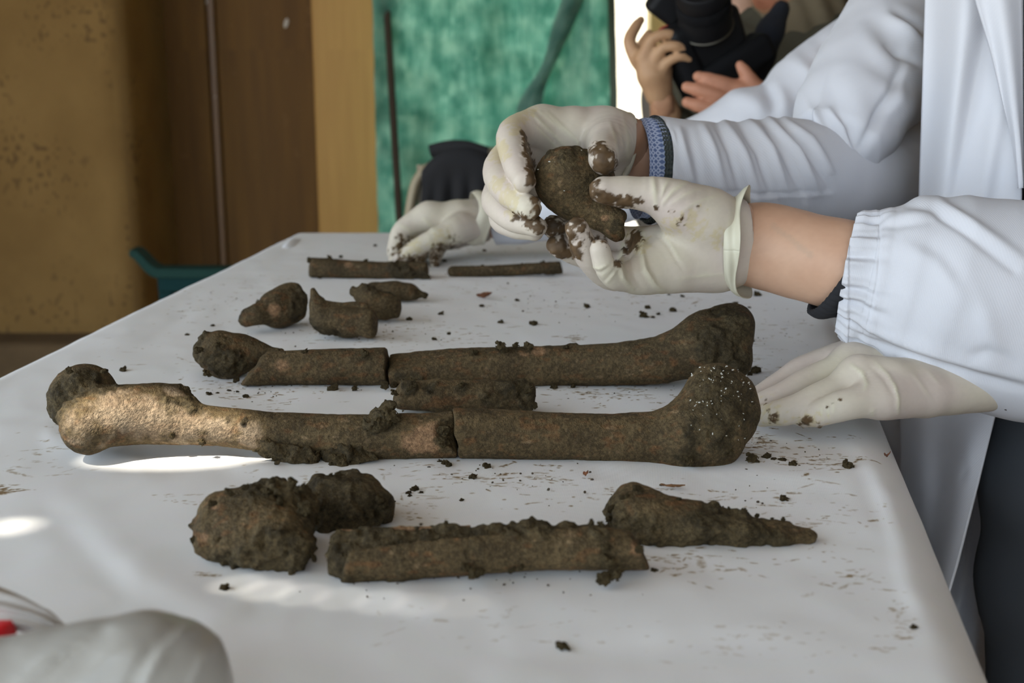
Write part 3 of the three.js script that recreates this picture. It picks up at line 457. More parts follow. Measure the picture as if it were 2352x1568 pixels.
// --- the short stick between the two thigh bones
{
  const t = thing('bone_fragment', 'short broken shaft lying between the two long thigh bones', 'bone'), d = 0.885;
  const f = keep(keep(c3([[925, 908, 33, d], [1010, 908, 37, d], [1120, 910, 37, d], [1212, 912, 34, d]], 0.004), plane(at(912, 900, d), [-1, 0.5, 0.3]), 0.003), plane(at(1228, 908, d), [1, -0.1, 0.2]), 0.003);
  bone('shaft', null, t, f, { seed: 21, bias: -0.16, cell: 0.0012, thick: 0.003, tone: 0.9, extraSoil: near([[940, 888, d - 0.01, 26], [985, 886, d - 0.01, 22], [1060, 890, d - 0.01, 18], [1120, 912, d - 0.012, 18], [1215, 900, d - 0.01, 26], [1212, 925, d - 0.01, 24]]) });
  [[905, 902, 8], [950, 886, 13], [1060, 884, 10], [1118, 908, 10], [1215, 896, 12], [1226, 928, 8]].forEach(([px, py, r], i) => stuckClod(px, py, r, d - 0.011, t, i + 1));
}
// --- four small joint pieces behind
{
  const mk = (label, f, o) => { const t = thing('bone_fragment', label, 'bone'); bone('body', null, t, f, { cell: 0.0012, thick: 0.0022, bias: -0.2, tone: 0.82, ...o }); return t; };
  let d = 1.155;
  mk('rounded knuckle piece with a foot-like stub, leftmost of the small bones', keep(union(0.010, c3([[660, 700, 44, d + 0.01], [640, 708, 40, d], [675, 690, 38, d + 0.01]], 0.01), c3([[590, 722, 22, d - 0.02], [572, 730, 15, d - 0.02], [620, 715, 26, d - 0.01]], 0.008)), plane(at(706, 690, d), [1, 0.12, -0.5]), 0.003), { seed: 31, extraSoil: near([[695, 680, d, 34], [690, 715, d - 0.005, 34]]), pale: near([[628, 712, d - 0.02, 16]]) });
  d = 1.115;
  mk('angular joint piece with a pointed horn, nearest of the small bones', keep(keep(union(0.0035, c3([[738, 722, 24, d], [762, 736, 32, d], [800, 742, 32, d], [842, 746, 28, d - 0.004]], 0.004), c3([[719, 667, 7, d + 0.004], [729, 700, 17, d + 0.002], [742, 735, 28, d]], 0.004), c3([[735, 700, 16, d + 0.004], [790, 699, 13, d + 0.004], [838, 706, 11, d + 0.002]], 0.003), c3([[780, 732, 26, d - 0.004], [846, 736, 26, d - 0.006], [850, 756, 22, d - 0.006]], 0.003)), plane(at(869, 740, d), [1, 0.05, 0.25]), 0.002), (x, y, z) => { const [X, Y] = proj(x, y, z); return X < 745 ? -1 : (690 + 4 * Math.sin(X * 0.05) - Y) * d / F; }, 0.002), { seed: 33, bias: -0.3 });
  d = 1.185;
  mk('squarish joint piece with a notched top, right behind the horned one', union(0.006, keep(c3([[890, 704, 30, d], [908, 706, 22, d], [860, 700, 34, d]], 0.006), plane(at(919, 700, d), [1, 0, 0.2]), 0.003), c3([[815, 668, 11, d], [838, 678, 22, d], [850, 692, 28, d]], 0.005)), { seed: 35, bias: -0.25 });
  d = 1.275;
  mk('flat pointed bone flake, hindmost of the small bones', union(0.006, keep(c3([[865, 668, 21, d], [905, 667, 23, d], [940, 670, 18, d], [972, 677, 7, d]], 0.006), plane(at(900, 645, d), [0.02, 1, 0.1]), 0.003), c3([[850, 664, 12, d]], 0)), { seed: 37, bias: -0.1, pale: near([[880, 660, d - 0.02, 14]]) });
}
// --- two slender shafts farthest away
{
  const a = thing('bone_fragment', 'thicker slender shaft lying in front of the far gloved fingers', 'bone'), d = 1.415;
  const f = keep(keep(c3([[705, 613, 23, d], [780, 617, 22, d], [870, 622, 21, d], [990, 621, 20, d - 0.005]], 0), plane(at(712, 610, d), [-1, 0.15, 0.3]), 0.003), plane(at(984, 620, d), [1, 0.1, 0.1]), 0.002);
  bone('shaft', null, a, f, { seed: 41, bias: -0.05, cell: 0.0013, thick: 0.003, tone: 0.72, pale: near([[800, 606, d - 0.012, 12, 1.5]]) });
  [[714, 594, 8], [757, 592, 6], [815, 602, 9], [840, 600, 8], [858, 603, 6], [970, 612, 8], [735, 634, 5]].forEach(([px, py, r], i) => stuckClod(px, py, r, d, a, i));
  const b = thing('bone_fragment', 'thinner slender shaft alone on the cloth under the held bone', 'bone'), e = 1.425;
  const g = keep(c3([[1041, 624, 13.5, e], [1120, 623, 13.5, e], [1210, 618, 14, e], [1292, 613, 14, e]], 0), plane(at(1289, 612, e), [1, 0.1, 0.1]), 0.002);
  bone('shaft', null, b, g, { seed: 43, bias: -0.05, cell: 0.0013, thick: 0.0018, tone: 0.72 });
  [[1200, 606, 5], [1246, 602, 6], [1108, 610, 4]].forEach(([px, py, r], i) => stuckClod(px, py, r, e, b, i + 4));
}
// --- the four pieces nearest the camera
{
  const a = thing('bone_fragment', 'big blocky soil-caked joint piece at the front left, bearing a crack', 'bone'), d = 0.632;
  const bl = union(0.008, c3([[512, 1182, 50, d + 0.012], [525, 1205, 58, d + 0.010], [600, 1192, 66, d + 0.012], [652, 1178, 56, d + 0.014]], 0.012), c3([[480, 1235, 44, d], [560, 1230, 60, d], [640, 1235, 62, d - 0.004], [680, 1262, 42, d - 0.010]], 0.012), c3([[640, 1140, 26, d + 0.016], [688, 1166, 32, d + 0.014]], 0.01));
  const f = keep(keep(keep(bl, plane(at(560, 1110, d), [-0.15, 1, -0.1]), 0.003), plane(at(440, 1230, d), [-1, 0.28, 0.25]), 0.004), plane(at(732, 1190, d), [1, 0.12, -0.1]), 0.004);
  const crack = chain([[505, 1240], [560, 1222], [600, 1206], [640, 1200]].map(([p, q]) => st(p, q, 3.5, d - 0.012)), 0);
  bone('body', null, a, cut(f, crack, 0.002), { seed: 51, bias: 0.10, cell: 0.00085, thick: 0.0030, pits: 0.5, tone: 1.05, smooth: 0.0008, pale: near([[462, 1228, d - 0.012, 18], [495, 1166, d, 12, 2]]) });
  [[490, 1152, 10], [526, 1130, 10], [566, 1114, 9], [625, 1102, 10], [668, 1104, 14], [690, 1120, 14], [700, 1160, 16], [645, 1150, 14], [610, 1130, 12], [560, 1245, 9], [690, 1262, 18], [720, 1258, 10], [445, 1238, 10]].forEach(([px, py, r], i) => stuckClod(px, py, r, d - 0.006, a, i));
  const b = thing('bone_fragment', 'smaller rounded soil-caked joint piece tucked behind the big blocky one', 'bone'), e = 0.680;
  const fb = union(0.012, c3([[755, 1158, 58, e + 0.004], [790, 1148, 56, e + 0.006], [742, 1172, 50, e]], 0.012), c3([[825, 1150, 50, e], [868, 1160, 24, e], [845, 1150, 38, e]], 0.012));
  bone('body', null, b, keep(fb, plane(at(770, 1094, e), [0.05, 1, -0.1]), 0.004), { seed: 53, bias: 0.04, cell: 0.00095, thick: 0.0030, pits: 0.5 });
  [[778, 1084, 8], [760, 1090, 6], [870, 1145, 12], [880, 1162, 10], [850, 1175, 10], [800, 1178, 12]].forEach(([px, py, r], i) => stuckClod(px, py, r, e - 0.014, b, i + 2));
  const c = thing('bone_fragment', 'split shaft showing its soil-filled hollow, lying at the front', 'bone'), h = 0.611;
  const outer = c3([[795, 1275, 62, h], [900, 1270, 61, h], [1050, 1262, 58, h + 0.001], [1200, 1256, 55, h + 0.003], [1330, 1256, 52, h + 0.004], [1440, 1264, 46, h + 0.004], [1490, 1272, 38, h + 0.004]], 0);
  const inner = c3([[760, 1252, 50, h - 0.002], [900, 1240, 47, h], [1050, 1226, 42, h + 0.001], [1200, 1214, 36, h + 0.004], [1320, 1208, 26, h + 0.006]], 0);
  const lid = plane(at(900, 1213, h), [-0.012, 1, 0.55]), slot = c3([[760, 1215, 46, h - 0.016], [900, 1213, 40, h - 0.014], [1020, 1200, 26, h - 0.012], [1110, 1190, 10, h - 0.010]], 0);
  const shell = keep(keep(cut(cut(outer, inner, 0.0012), slot, 0.002), (x, y, z) => lid(x, y, z) - 0.0075 + 0.002 * vn(x * 60, 1, z * 60), 0.002), plane(at(790, 1260, h), [-1, 0.1, 0.25]), 0.002), endc = plane(at(1476, 1270, h), [1, 0.55, 0]);
  bone('shell', null, c, keep(shell, endc, 0.003), { seed: 55, bias: -0.24, cell: 0.00085, tone: 1.05, pale: near([[800, 1211, h - 0.002, 30, 1.5], [850, 1212, h - 0.002, 30, 2], [900, 1209, h, 30, 2], [960, 1208, h, 30, 2.4], [890, 1268, h - 0.02, 22], [930, 1255, h - 0.018, 16], [1470, 1255, h - 0.006, 22]]), extraSoil: near([[1180, 1210, h - 0.004, 30], [1250, 1208, h - 0.004, 30], [1150, 1230, h - 0.016, 24], [1380, 1215, h - 0.004, 30], [1400, 1275, h - 0.014, 34], [1000, 1280, h - 0.018, 24], [1310, 1240, h - 0.014, 26]]) });
  const fill = keep(c3([[805, 1266, 53, h - 0.002], [900, 1262, 50, h], [1050, 1250, 46, h + 0.001], [1200, 1240, 42, h + 0.003], [1320, 1236, 36, h + 0.004], [1400, 1246, 30, h + 0.004]], 0), (x, y, z) => lid(x, y, z) + 0.0035, 0.004);
  bone('soil_filling', null, c, fill, { seed: 57, bias: 0.9, cell: 0.0009, thick: 0.0020, smooth: 0.0012 });
  bone('broken_rim', null, c, c3([[784, 1221, 6, h + 0.006], [850, 1219, 6, h + 0.008], [920, 1216, 6, h + 0.009], [1010, 1212, 5.5, h + 0.010], [1080, 1208, 4, h + 0.010]], 0.002), { seed: 61, bias: -1.2, cell: 0.0008, pale: () => 0.9 });
  [[1095, 1308, 18], [1070, 1304, 12], [1180, 1304, 10], [1198, 1302, 9], [1392, 1285, 20], [1410, 1318, 22], [1385, 1322, 15], [1360, 1200, 12], [1380, 1204, 9], [1025, 1200, 6], [968, 1203, 5], [1395, 1255, 14], [1470, 1258, 12]].forEach(([px, py, r], i) => stuckClod(px, py, r, h - 0.012, c, i));
  const t = thing('bone_fragment', 'flat wedge-shaped bone tapering to the right, crusted with soil', 'bone'), w = 0.668;
  const fw = keep(union(0.010, c3([[1438, 1176, 42, w], [1452, 1152, 38, w + 0.008], [1490, 1190, 52, w - 0.004]], 0.008), c3([[1500, 1182, 56, w - 0.004], [1600, 1196, 50, w - 0.010], [1700, 1206, 41, w - 0.012], [1800, 1216, 33, w - 0.013], [1856, 1221, 27, w - 0.013]], 0.004), c3([[1460, 1205, 38, w - 0.008], [1560, 1212, 32, w - 0.010]], 0.008)), plane(at(1640, 1142, w), [0.2, 1, 0.25]), 0.004);
  bone('body', null, t, fw, { seed: 59, bias: 0.16, cell: 0.00095, thick: 0.0026, smooth: 0.0009, tone: 1.12 });
  [[1462, 1116, 10], [1470, 1124, 8], [1412, 1160, 14], [1400, 1190, 10], [1405, 1205, 8], [1435, 1140, 12], [1645, 1158, 6], [1675, 1168, 7], [1710, 1172, 7], [1740, 1184, 6], [1775, 1190, 5], [1800, 1192, 6], [1685, 1240, 8], [1560, 1146, 6]].forEach(([px, py, r], i) => stuckClod(px, py, r, w - 0.008, t, i));
}
// --- loose crumbs on the cloth
function crumb(px, py, r, i) { const m = new THREE.Mesh(clodKinds[i % 7], soilMat); m.name = numbered('soil_crumb'); m.castShadow = m.receiveShadow = true; scene.add(m); const p = onPlane(px, py + r * 0.7, TABLE), d = proj(...p)[2], k = r * d / F / 0.0085; m.scale.set(k, k * 0.9, k); m.rotation.y = hash(i, 7, 3) * 3; m.position.set(p[0], TABLE - 0.0004, p[2]); return m; }
{
  let i = 0;
  const ORD = ['first', 'second', 'third', 'fourth', 'fifth', 'sixth', 'seventh', 'eighth', 'ninth', 'tenth'], set = (group, label, list) => [...list].sort((a, b) => a[0] - b[0]).forEach(([px, py, r], n) => tag(crumb(px, py, r, i++), `${ORD[n]} from the left of the ${label}`, 'soil crumb', group));
  const one = (label, px, py, r) => tag(crumb(px, py, r, i++), label, 'soil crumb');
  one('large soil crumb alone on bare cloth at the front of the table', 1293, 1476, 15);
  one('soil crumb in the patch of light below the big blocky bone', 516, 1345, 11);
  one('soil crumb trailing a thin root, near the right table edge', 1950, 1066, 14);
  one('soil crumb above the tip of the wedge-shaped bone', 1800, 1139, 11);
  one('soil crumb fallen on the cloth near the lower right corner', 2098, 1436, 8);
  one('soil crumb right of the split shaft beside its broken end', 1504, 1306, 8);
  one('dark soil crumb behind the far thigh bone knuckle, by the index finger', 1736, 848, 11);
  one('soil crumb left of the near ball joint on clean cloth', 281, 846, 9);
  set('crumbs right of the near knuckle', 'soil crumbs in a row beside the near knuckle', [[1728, 1050, 15], [1758, 1046, 10], [1776, 1052, 8], [1798, 1053, 9], [1822, 1062, 11]]);
  set('crumbs under the held bone', 'soil crumbs scattered behind the far thigh bone', [[1150, 737, 7], [1226, 741, 8], [1014, 718, 6], [998, 776, 6], [1105, 700, 6], [1187, 687, 5], [1350, 701, 8], [941, 731, 6], [1031, 765, 4]]);
  set('crumbs below the gloved palm', 'soil crumbs below the gloved palm', [[1478, 721, 10], [1486, 704, 6], [1545, 710, 7], [1500, 726, 5], [1738, 673, 8], [1512, 719, 5], [1568, 678, 5], [1536, 675, 4]]);
  set('crumbs behind the far knuckle', 'soil crumbs beyond the far knuckle', [[1690, 699, 8], [1728, 780, 6], [1722, 856, 7], [1720, 704, 4]]);
  set('crumbs along the near thigh bone', 'soil crumbs along the near thigh bone', [[1022, 1060, 9], [1032, 1064, 8], [1010, 1058, 6], [1117, 1066, 10], [1088, 1090, 10], [985, 1072, 4], [1820, 1062, 6]]);
  set('crumbs left of the far thigh bone', 'soil crumbs around the broken spongy end', [[480, 903, 7], [500, 901, 5], [564, 908, 6], [528, 895, 4], [430, 768, 5], [478, 764, 5], [487, 747, 5], [560, 746, 5], [595, 692, 7]]);
  set('crumbs by the far gloved hand', 'soil crumbs at the far table end', [[861, 562, 5], [1112, 574, 5], [1021, 597, 5], [782, 588, 4], [545, 898, 4]]);
  set('dark crumbs behind the split shaft', 'near-black soil crumbs behind the split shaft', [[950, 1120, 9], [938, 1128, 7], [968, 1128, 6], [942, 1136, 5], [905, 1150, 4], [1060, 1145, 5]]);
  const leafMat = std({ vertexColors: true, roughness: 0.8, side: THREE.DoubleSide });
  const leaf = (label, px, py, len, wid, turn, cat, name, col, curl) => { const p = onPlane(px, py), k = proj(...p)[2] / F; const m = part(name, paint(sheet((u, v) => { const w = wid * k * Math.sin(PI * (0.04 + 0.92 * u)) * (v - 0.5), l = (u - 0.5) * len * k; return [l * Math.cos(turn) - w * Math.sin(turn), 0.0018 + Math.abs(w) * curl + 0.003 * curl * (u - 0.4) ** 2 * 4 + 0.0005 * vn(u * 9, v * 9, 2), l * Math.sin(turn) + w * Math.cos(turn)]; }, 16, 8, 0.0004), (x, y, z) => { const n = 0.8 + 0.4 * vn(x * 900, y * 900, z * 900); return col.map((c) => c * n); }), leafMat); m.position.set(...p); return tag(m, label, cat); };
  leaf('curled reddish brown leaf scrap on the cloth behind the far thigh bone', 1112, 687, 36, 18, 0.2, 'leaf', 'leaf_scrap', [0.20, 0.075, 0.03], 1.2);
  leaf('flat tan root scrap above the wedge-shaped bone', 1545, 1123, 56, 13, 0.25, 'root', 'root_scrap', [0.24, 0.115, 0.045], 0.3);
  leaf('small orange-brown chip in front of the near thigh bone', 1345, 1098, 16, 12, 1.0, 'chip', 'bone_chip', [0.30, 0.11, 0.045], 0.8);
  leaf('reddish leaf scrap caught on the hanging right side of the cloth', 2037, 1054, 14, 10, 0.6, 'leaf', 'leaf_scrap', [0.16, 0.06, 0.03], 0.8);
  const grains = new THREE.InstancedMesh(new THREE.IcosahedronGeometry(0.0008, 0), std({ color: rgb(0.07, 0.05, 0.03) }), 420), R = rng(77), M = new THREE.Matrix4(), q = new THREE.Quaternion();
  const zones = [[1400, 905, 200, 30], [650, 890, 200, 40], [820, 765, 220, 40], [1300, 700, 420, 90], [1770, 800, 110, 120], [1740, 1040, 60, 50], [1850, 1070, 160, 60], [1150, 1085, 300, 50], [1550, 1150, 380, 60], [1100, 1330, 500, 60], [520, 720, 160, 80]];
  for (let k = 0; k < 420; k++) { const z = zones[k % zones.length], p = onPlane(z[0] + (R() + R() - 1) * z[2], z[1] + (R() + R() - 1) * z[3]), s = 0.35 + 1.1 * R() * R(); q.setFromEuler(new THREE.Euler(R() * 6, R() * 6, 0)); M.compose(new THREE.Vector3(p[0], TABLE + 0.0003, p[2]), q, new THREE.Vector3(s * 1.3, s * 0.8, s)); grains.setMatrixAt(k, M); }
  grains.name = 'soil_grains'; grains.castShadow = grains.receiveShadow = true; scene.add(grains); tag(grains, 'fine dark soil grains scattered over the white cloth', 'soil grains', null, 'stuff');
}
// ------------------------------------------------------------------ people: shared builders
const skinMat = phys({ vertexColors: true, roughness: 0.5, specularIntensity: 0.6 });
const latexMat = phys({ vertexColors: true, roughness: 0.5, specularIntensity: 0.4 });
const weaveTex = texture(64, 64, (u, v) => { const q = 0.5 + 0.5 * Math.sin((u + v) * 2 * PI * 6) * 0.6 + 0.2 * vn(u * 40, v * 40, 2); return [q, q, q]; }, false); weaveTex.repeat.set(60, 60);
const coatMat = std({ color: rgb(0.615, 0.615, 0.65), roughness: 0.85, bumpMap: weaveTex, bumpScale: 0.00008, side: THREE.DoubleSide });
function smoothChain(S, m = 5) {                                             // a finger: stations joined by a curve
  const c = new THREE.CatmullRomCurve3(S.map((s) => new THREE.Vector3(...s.p)), false, 'centripetal'), out = [], n = S.length - 1;
  for (let i = 0; i <= n * m; i++) { const u = i / m, k = Math.min(n - 1, Math.floor(u)), w = u - k, p = c.getPoint(i / (n * m)); out.push({ p: [p.x, p.y, p.z], r: mix(S[k].r, S[k + 1].r, w * w * (3 - 2 * w)) }); }
  return chain(out, 0);
}
const stations = (L, e = 0) => L.map(([px, py, r, d]) => { const s = st(px, py, r, d); return { p: s.p, r: Math.max(0.002, s.r - e) }; });
function handShape({ palm, fingers, k = 0.012, kf = 0.0016 }, e = 0) {
  const pf = union(k, ...palm.map((c) => chain(stations(c, e), 0.004))), ff = union(kf, ...fingers.map((c) => smoothChain(stations(c, e))));
  return union(k * 0.75, pf, ff);
}
const MUD = [0.115, 0.066, 0.028], MUD2 = [0.058, 0.033, 0.014];
function gloveMesh(parent, hand, { crease = [], mud = [], stain = [], cell = 0.0013, seed = 1, tint = [0.545, 0.462, 0.405], cream = [0.585, 0.535, 0.415], end } = {}) {
  const whole = handShape(hand), f0 = end ? keep(whole, plane(at(...end[0]), end[1]), 0.0006) : whole, fo = folds(crease), md = marks(mud), sn = marks(stain, 1.0);
  const f = bumped(f0, (x, y, z) => { const [X, Y] = proj(x, y, z), m = md(x, y, z); return fo(X, Y) + 0.00035 * fbm(x * 50, y * 50, z * 50 + seed, 2) + m * (0.0007 + 0.0007 * vn(x * 330, y * 330, z * 330)); }, 0.004);
  const g = solid(f, cell, (x, y, z) => {
    const [X, Y] = proj(x, y, z), w = fo(X, Y), n = fbm(x * 28 + seed, y * 28, z * 28, 3), m = md(x, y, z), s = stain.length ? sn(x, y, z) : 0;
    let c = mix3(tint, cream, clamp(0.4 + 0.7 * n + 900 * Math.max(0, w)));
    c = mix3(c, [0.52, 0.43, 0.22], s * 0.55);
    c = mix3(c, mix3(MUD, MUD2, 0.5 + 0.6 * vn(x * 240, y * 240, z * 240)), clamp(m * 1.25) * (0.97 + 0.03 * vn(x * 700, y * 700, z * 700)));
    const k = 1 + 0.03 * vn(x * 600, y * 600, z * 600); return [c[0] * k, c[1] * k, c[2] * k];
  });
  return part('glove', g, latexMat, parent);
}
const skinColor = (base, seed = 0) => (x, y, z) => { const n = fbm(x * 60 + seed, y * 60, z * 60, 3), f = vn(x * 500, y * 500, z * 500); return [base[0] * (1 + 0.08 * n + 0.03 * f), base[1] * (1 + 0.12 * n + 0.03 * f), base[2] * (1 + 0.14 * n + 0.03 * f)]; };
// a whole figure from its joints: one surface, the head in a finer grid, the given hands finer still
function figure(j, { skin = [0.46, 0.27, 0.18], arms = [], girth = 1, hands = [] } = {}) {
  const S = (p, r) => ({ p, r }), V = (a, b, t) => mix3(a, b, t), torso = [], limbs = [];
  const hipC = V(j.hipL, j.hipR, 0.5), shC = V(j.shoulderL, j.shoulderR, 0.5), w = 0.115 * girth;
  torso.push(chain([S(V(hipC, j.hipL, 0.5), w), S(V(shC, j.shoulderL, 0.30), w * 0.72)]), chain([S(V(hipC, j.hipR, 0.5), w), S(V(shC, j.shoulderR, 0.30), w * 0.72)]), chain([S(j.shoulderL, 0.034), S(shC, 0.052), S(j.shoulderR, 0.034)]), chain([S(shC, 0.052), S(j.neck, 0.054), S(j.head, 0.05)]));
  for (const s of ['L', 'R']) limbs.push(chain([S(j['hip' + s], 0.095 * girth), S(j['knee' + s], 0.058), S(j['ankle' + s], 0.04)], 0.02), chain([S(j['ankle' + s], 0.04), S([j['ankle' + s][0] + j.face[0] * 0.15, 0.045, j['ankle' + s][2] + j.face[2] * 0.15], 0.032)]), chain([S(j['shoulder' + s], 0.036), S(j['elbow' + s], 0.029), S(V(j['elbow' + s], j['wrist' + s], 0.35), 0.029), S(j['wrist' + s], 0.019)], 0.01));
  const geos = [solid(union(0.012, union(0.03, ...torso), ...limbs), 0.013, skinColor(skin))];
  // head: looks along j.face
  const f = new THREE.Vector3(...j.face).normalize(), u = new THREE.Vector3(...(j.crown ?? [0, 1, 0])), s = new THREE.Vector3().crossVectors(u, f).normalize(); u.crossVectors(f, s).normalize();
  const H = (a, b, c) => [j.head[0] + s.x * a + u.x * b + f.x * c, j.head[1] + s.y * a + u.y * b + f.y * c, j.head[2] + s.z * a + u.z * b + f.z * c];
  const sk = union(0.03, chain([S(H(0, 0.035, -0.018), 0.080), S(H(0, 0.03, 0.018), 0.074)]), chain([S(H(-0.02, -0.045, 0.04), 0.045), S(H(0.02, -0.045, 0.04), 0.045)]), chain([S(H(0, -0.088, 0.062), 0.022)]));
  const feat = union(0.010, chain([S(H(0, 0.012, 0.090), 0.008), S(H(0, -0.028, 0.106), 0.012)]), chain([S(H(-0.013, -0.032, 0.096), 0.008), S(H(0.013, -0.032, 0.096), 0.008)]), chain([S(H(-0.035, 0.028, 0.078), 0.012), S(H(0.035, 0.028, 0.078), 0.012)]), chain([S(H(-0.018, -0.060, 0.084), 0.007), S(H(0, -0.057, 0.092), 0.008), S(H(0.018, -0.060, 0.084), 0.007)]), chain([S(H(-0.014, -0.070, 0.083), 0.008), S(H(0.014, -0.070, 0.083), 0.008)]));
  const ears = union(0.004, chain([S(H(-0.080, 0.018, -0.01), 0.011), S(H(-0.078, -0.018, -0.004), 0.008)]), chain([S(H(0.080, 0.018, -0.01), 0.011), S(H(0.078, -0.018, -0.004), 0.008)]));
  const mouth = chain([S(H(-0.022, -0.0645, 0.095), 0.0018), S(H(0, -0.0635, 0.102), 0.0018), S(H(0.022, -0.0645, 0.095), 0.0018)]), sock = union(0.004, chain([S(H(-0.032, 0.008, 0.094), 0.014)]), chain([S(H(0.032, 0.008, 0.094), 0.014)])), lids = union(0, chain([S(H(-0.032, 0.006, 0.074), 0.0135)]), chain([S(H(0.032, 0.006, 0.074), 0.0135)]));
  const nk = chain([S(H(0, -0.03, -0.02), 0.052), S(j.neck, 0.055)]);
  geos.push(solid(union(0.003, cut(cut(union(0.012, sk, feat, ears, nk), sock, 0.008), mouth, 0.003), lids), 0.004, (x, y, z) => { const c = skinColor(skin, 4)(x, y, z), l = feat(x, y, z), q = H(0, -0.064, 0.09), e = Math.hypot(x - q[0], (y - q[1]) * 2.2, z - q[2]); return e < 0.026 ? [c[0] * 0.95, c[1] * 0.72, c[2] * 0.72] : c; }));
  for (const h of hands) geos.push(solid(h.f, h.cell ?? 0.003, h.color ?? skinColor(h.skin ?? skin, 7)));
  for (const a of arms) geos.push(solid(a.f, a.cell ?? 0.003, a.color ?? skinColor(a.skin ?? skin, 2)));
  return { geo: mergeGeometries(geos), H, S };
}
function hairMesh(parent, H, color, long = 0) {
  const S = (p, r) => ({ p, r }), L = [chain([S(H(0, 0.055, -0.025), 0.088), S(H(0, 0.045, 0.005), 0.082)]), chain([S(H(-0.05, 0.03, -0.04), 0.05), S(H(-0.05, -0.03 - long, -0.05), 0.035)]), chain([S(H(0.05, 0.03, -0.04), 0.05), S(H(0.05, -0.03 - long, -0.05), 0.035)]), chain([S(H(0, 0.0, -0.06), 0.06), S(H(0, -0.05 - long, -0.07), 0.045)])];
  const p = H(0, 0.062, 0.035), q = H(0, 0.2, 0.3), k = plane(H(0, 0.045, 0.055), [q[0] - p[0], (q[1] - p[1]) * 0 - 0.35 + 0, q[2] - p[2]]);
  const f = bumped(keep(union(0.03, ...L), k, 0.01), (x, y, z) => 0.003 * vn(x * 90, y * 20, z * 90) + 0.0012 * vn(x * 260, y * 40, z * 260), 0.006);
  return part('hair', solid(f, 0.004, (x, y, z) => { const n = 0.8 + 0.5 * vn(x * 300, y * 30, z * 300); return color.map((c) => c * n); }), std({ vertexColors: true, roughness: 0.6 }), parent);
}
function garment(name, parent, f, cell, mat, push, e = 0.02) { return part(name, solid(push ? bumped(f, push, e) : f, cell, null, 2), mat, parent); }
// a ring of thin stuff round a wrist: rim(angle) moves the hem along the axis and outwards
function cuffRing(S, f, nu = 14, nv = 120, th = 0.0007) {
  const a = new THREE.Vector3(...S[0].p), b = new THREE.Vector3(...S[1].p), t = b.clone().sub(a), len = t.length(); t.normalize();
  const side = new THREE.Vector3().crossVectors(t, new THREE.Vector3(0, 1, 0)).normalize(); if (side.z < 0) side.negate(); const top = new THREE.Vector3().crossVectors(t, side).normalize(); if (top.y < 0) top.negate();
  return sheet((u, v) => { const th2 = v * 2 * PI, [ax, rr, sq = 1] = f(u, th2), r = mix(S[0].r, S[1].r, u) + rr, p = a.clone().addScaledVector(t, u * len + ax).addScaledVector(side, Math.cos(th2) * r * sq).addScaledVector(top, Math.sin(th2) * r); return [p.x, p.y, p.z]; }, nu, nv, th);
}
// ------------------------------------------------------------------ the hands' stations: [pixel x, pixel y, radius in pixels, depth in metres]
const HAND_A_NEAR = {
  palm: [[[1440, 330, 66, 0.975], [1385, 312, 66, 0.970], [1310, 308, 62, 0.962], [1245, 295, 46, 0.955]], [[1435, 335, 62, 0.985], [1340, 320, 58, 0.985], [1225, 325, 44, 0.975]], [[1430, 345, 56, 0.99], [1330, 350, 52, 0.998], [1205, 385, 42, 0.985]], [[1420, 355, 48, 1.0], [1310, 385, 46, 1.005], [1205, 435, 38, 1.0]], [[1420, 318, 56, 0.955], [1396, 330, 44, 0.93]]],
  fingers: [
    [[1246, 288, 45, 0.952], [1180, 306, 37, 0.925], [1187, 375, 34, 0.888], [1203, 416, 27, 0.868]],
    [[1220, 318, 44, 0.972], [1148, 384, 38, 0.932], [1167, 440, 34, 0.892], [1216, 477, 27, 0.868]],
    [[1200, 380, 42, 0.985], [1140, 452, 35, 0.942], [1172, 498, 31, 0.905], [1233, 522, 24, 0.884]],
    [[1205, 430, 37, 1.0], [1152, 496, 30, 0.955], [1178, 520, 27, 0.925], [1228, 533, 20, 0.905]],
    [[1402, 318, 52, 0.948], [1395, 335, 42, 0.918], [1386, 352, 38, 0.890], [1384, 366, 33, 0.876]]],
};
const HAND_A_FAR = {
  palm: [[[1112, 500, 46, 1.53], [1050, 502, 42, 1.51], [985, 498, 32, 1.50]], [[1108, 505, 44, 1.55], [1040, 515, 36, 1.55], [1000, 515, 28, 1.555]], [[1095, 515, 36, 1.50], [1045, 530, 30, 1.475]], [[1100, 525, 32, 1.56], [1045, 545, 26, 1.565]]],
  fingers: [
    [[985, 494, 30, 1.50], [925, 528, 23, 1.492], [907, 570, 18, 1.485], [905, 600, 13, 1.478]],
    [[995, 505, 28, 1.53], [945, 545, 21, 1.53], [935, 585, 16, 1.505], [938, 606, 12, 1.487]],
    [[1008, 520, 26, 1.55], [975, 560, 20, 1.54], [965, 590, 16, 1.51], [966, 607, 12, 1.49]],
    [[1040, 540, 24, 1.56], [1010, 565, 18, 1.535], [1000, 590, 15, 1.505], [998, 604, 12, 1.492]],
    [[1055, 522, 30, 1.48], [1008, 542, 24, 1.462], [958, 568, 20, 1.455], [914, 596, 14, 1.455]]],
};
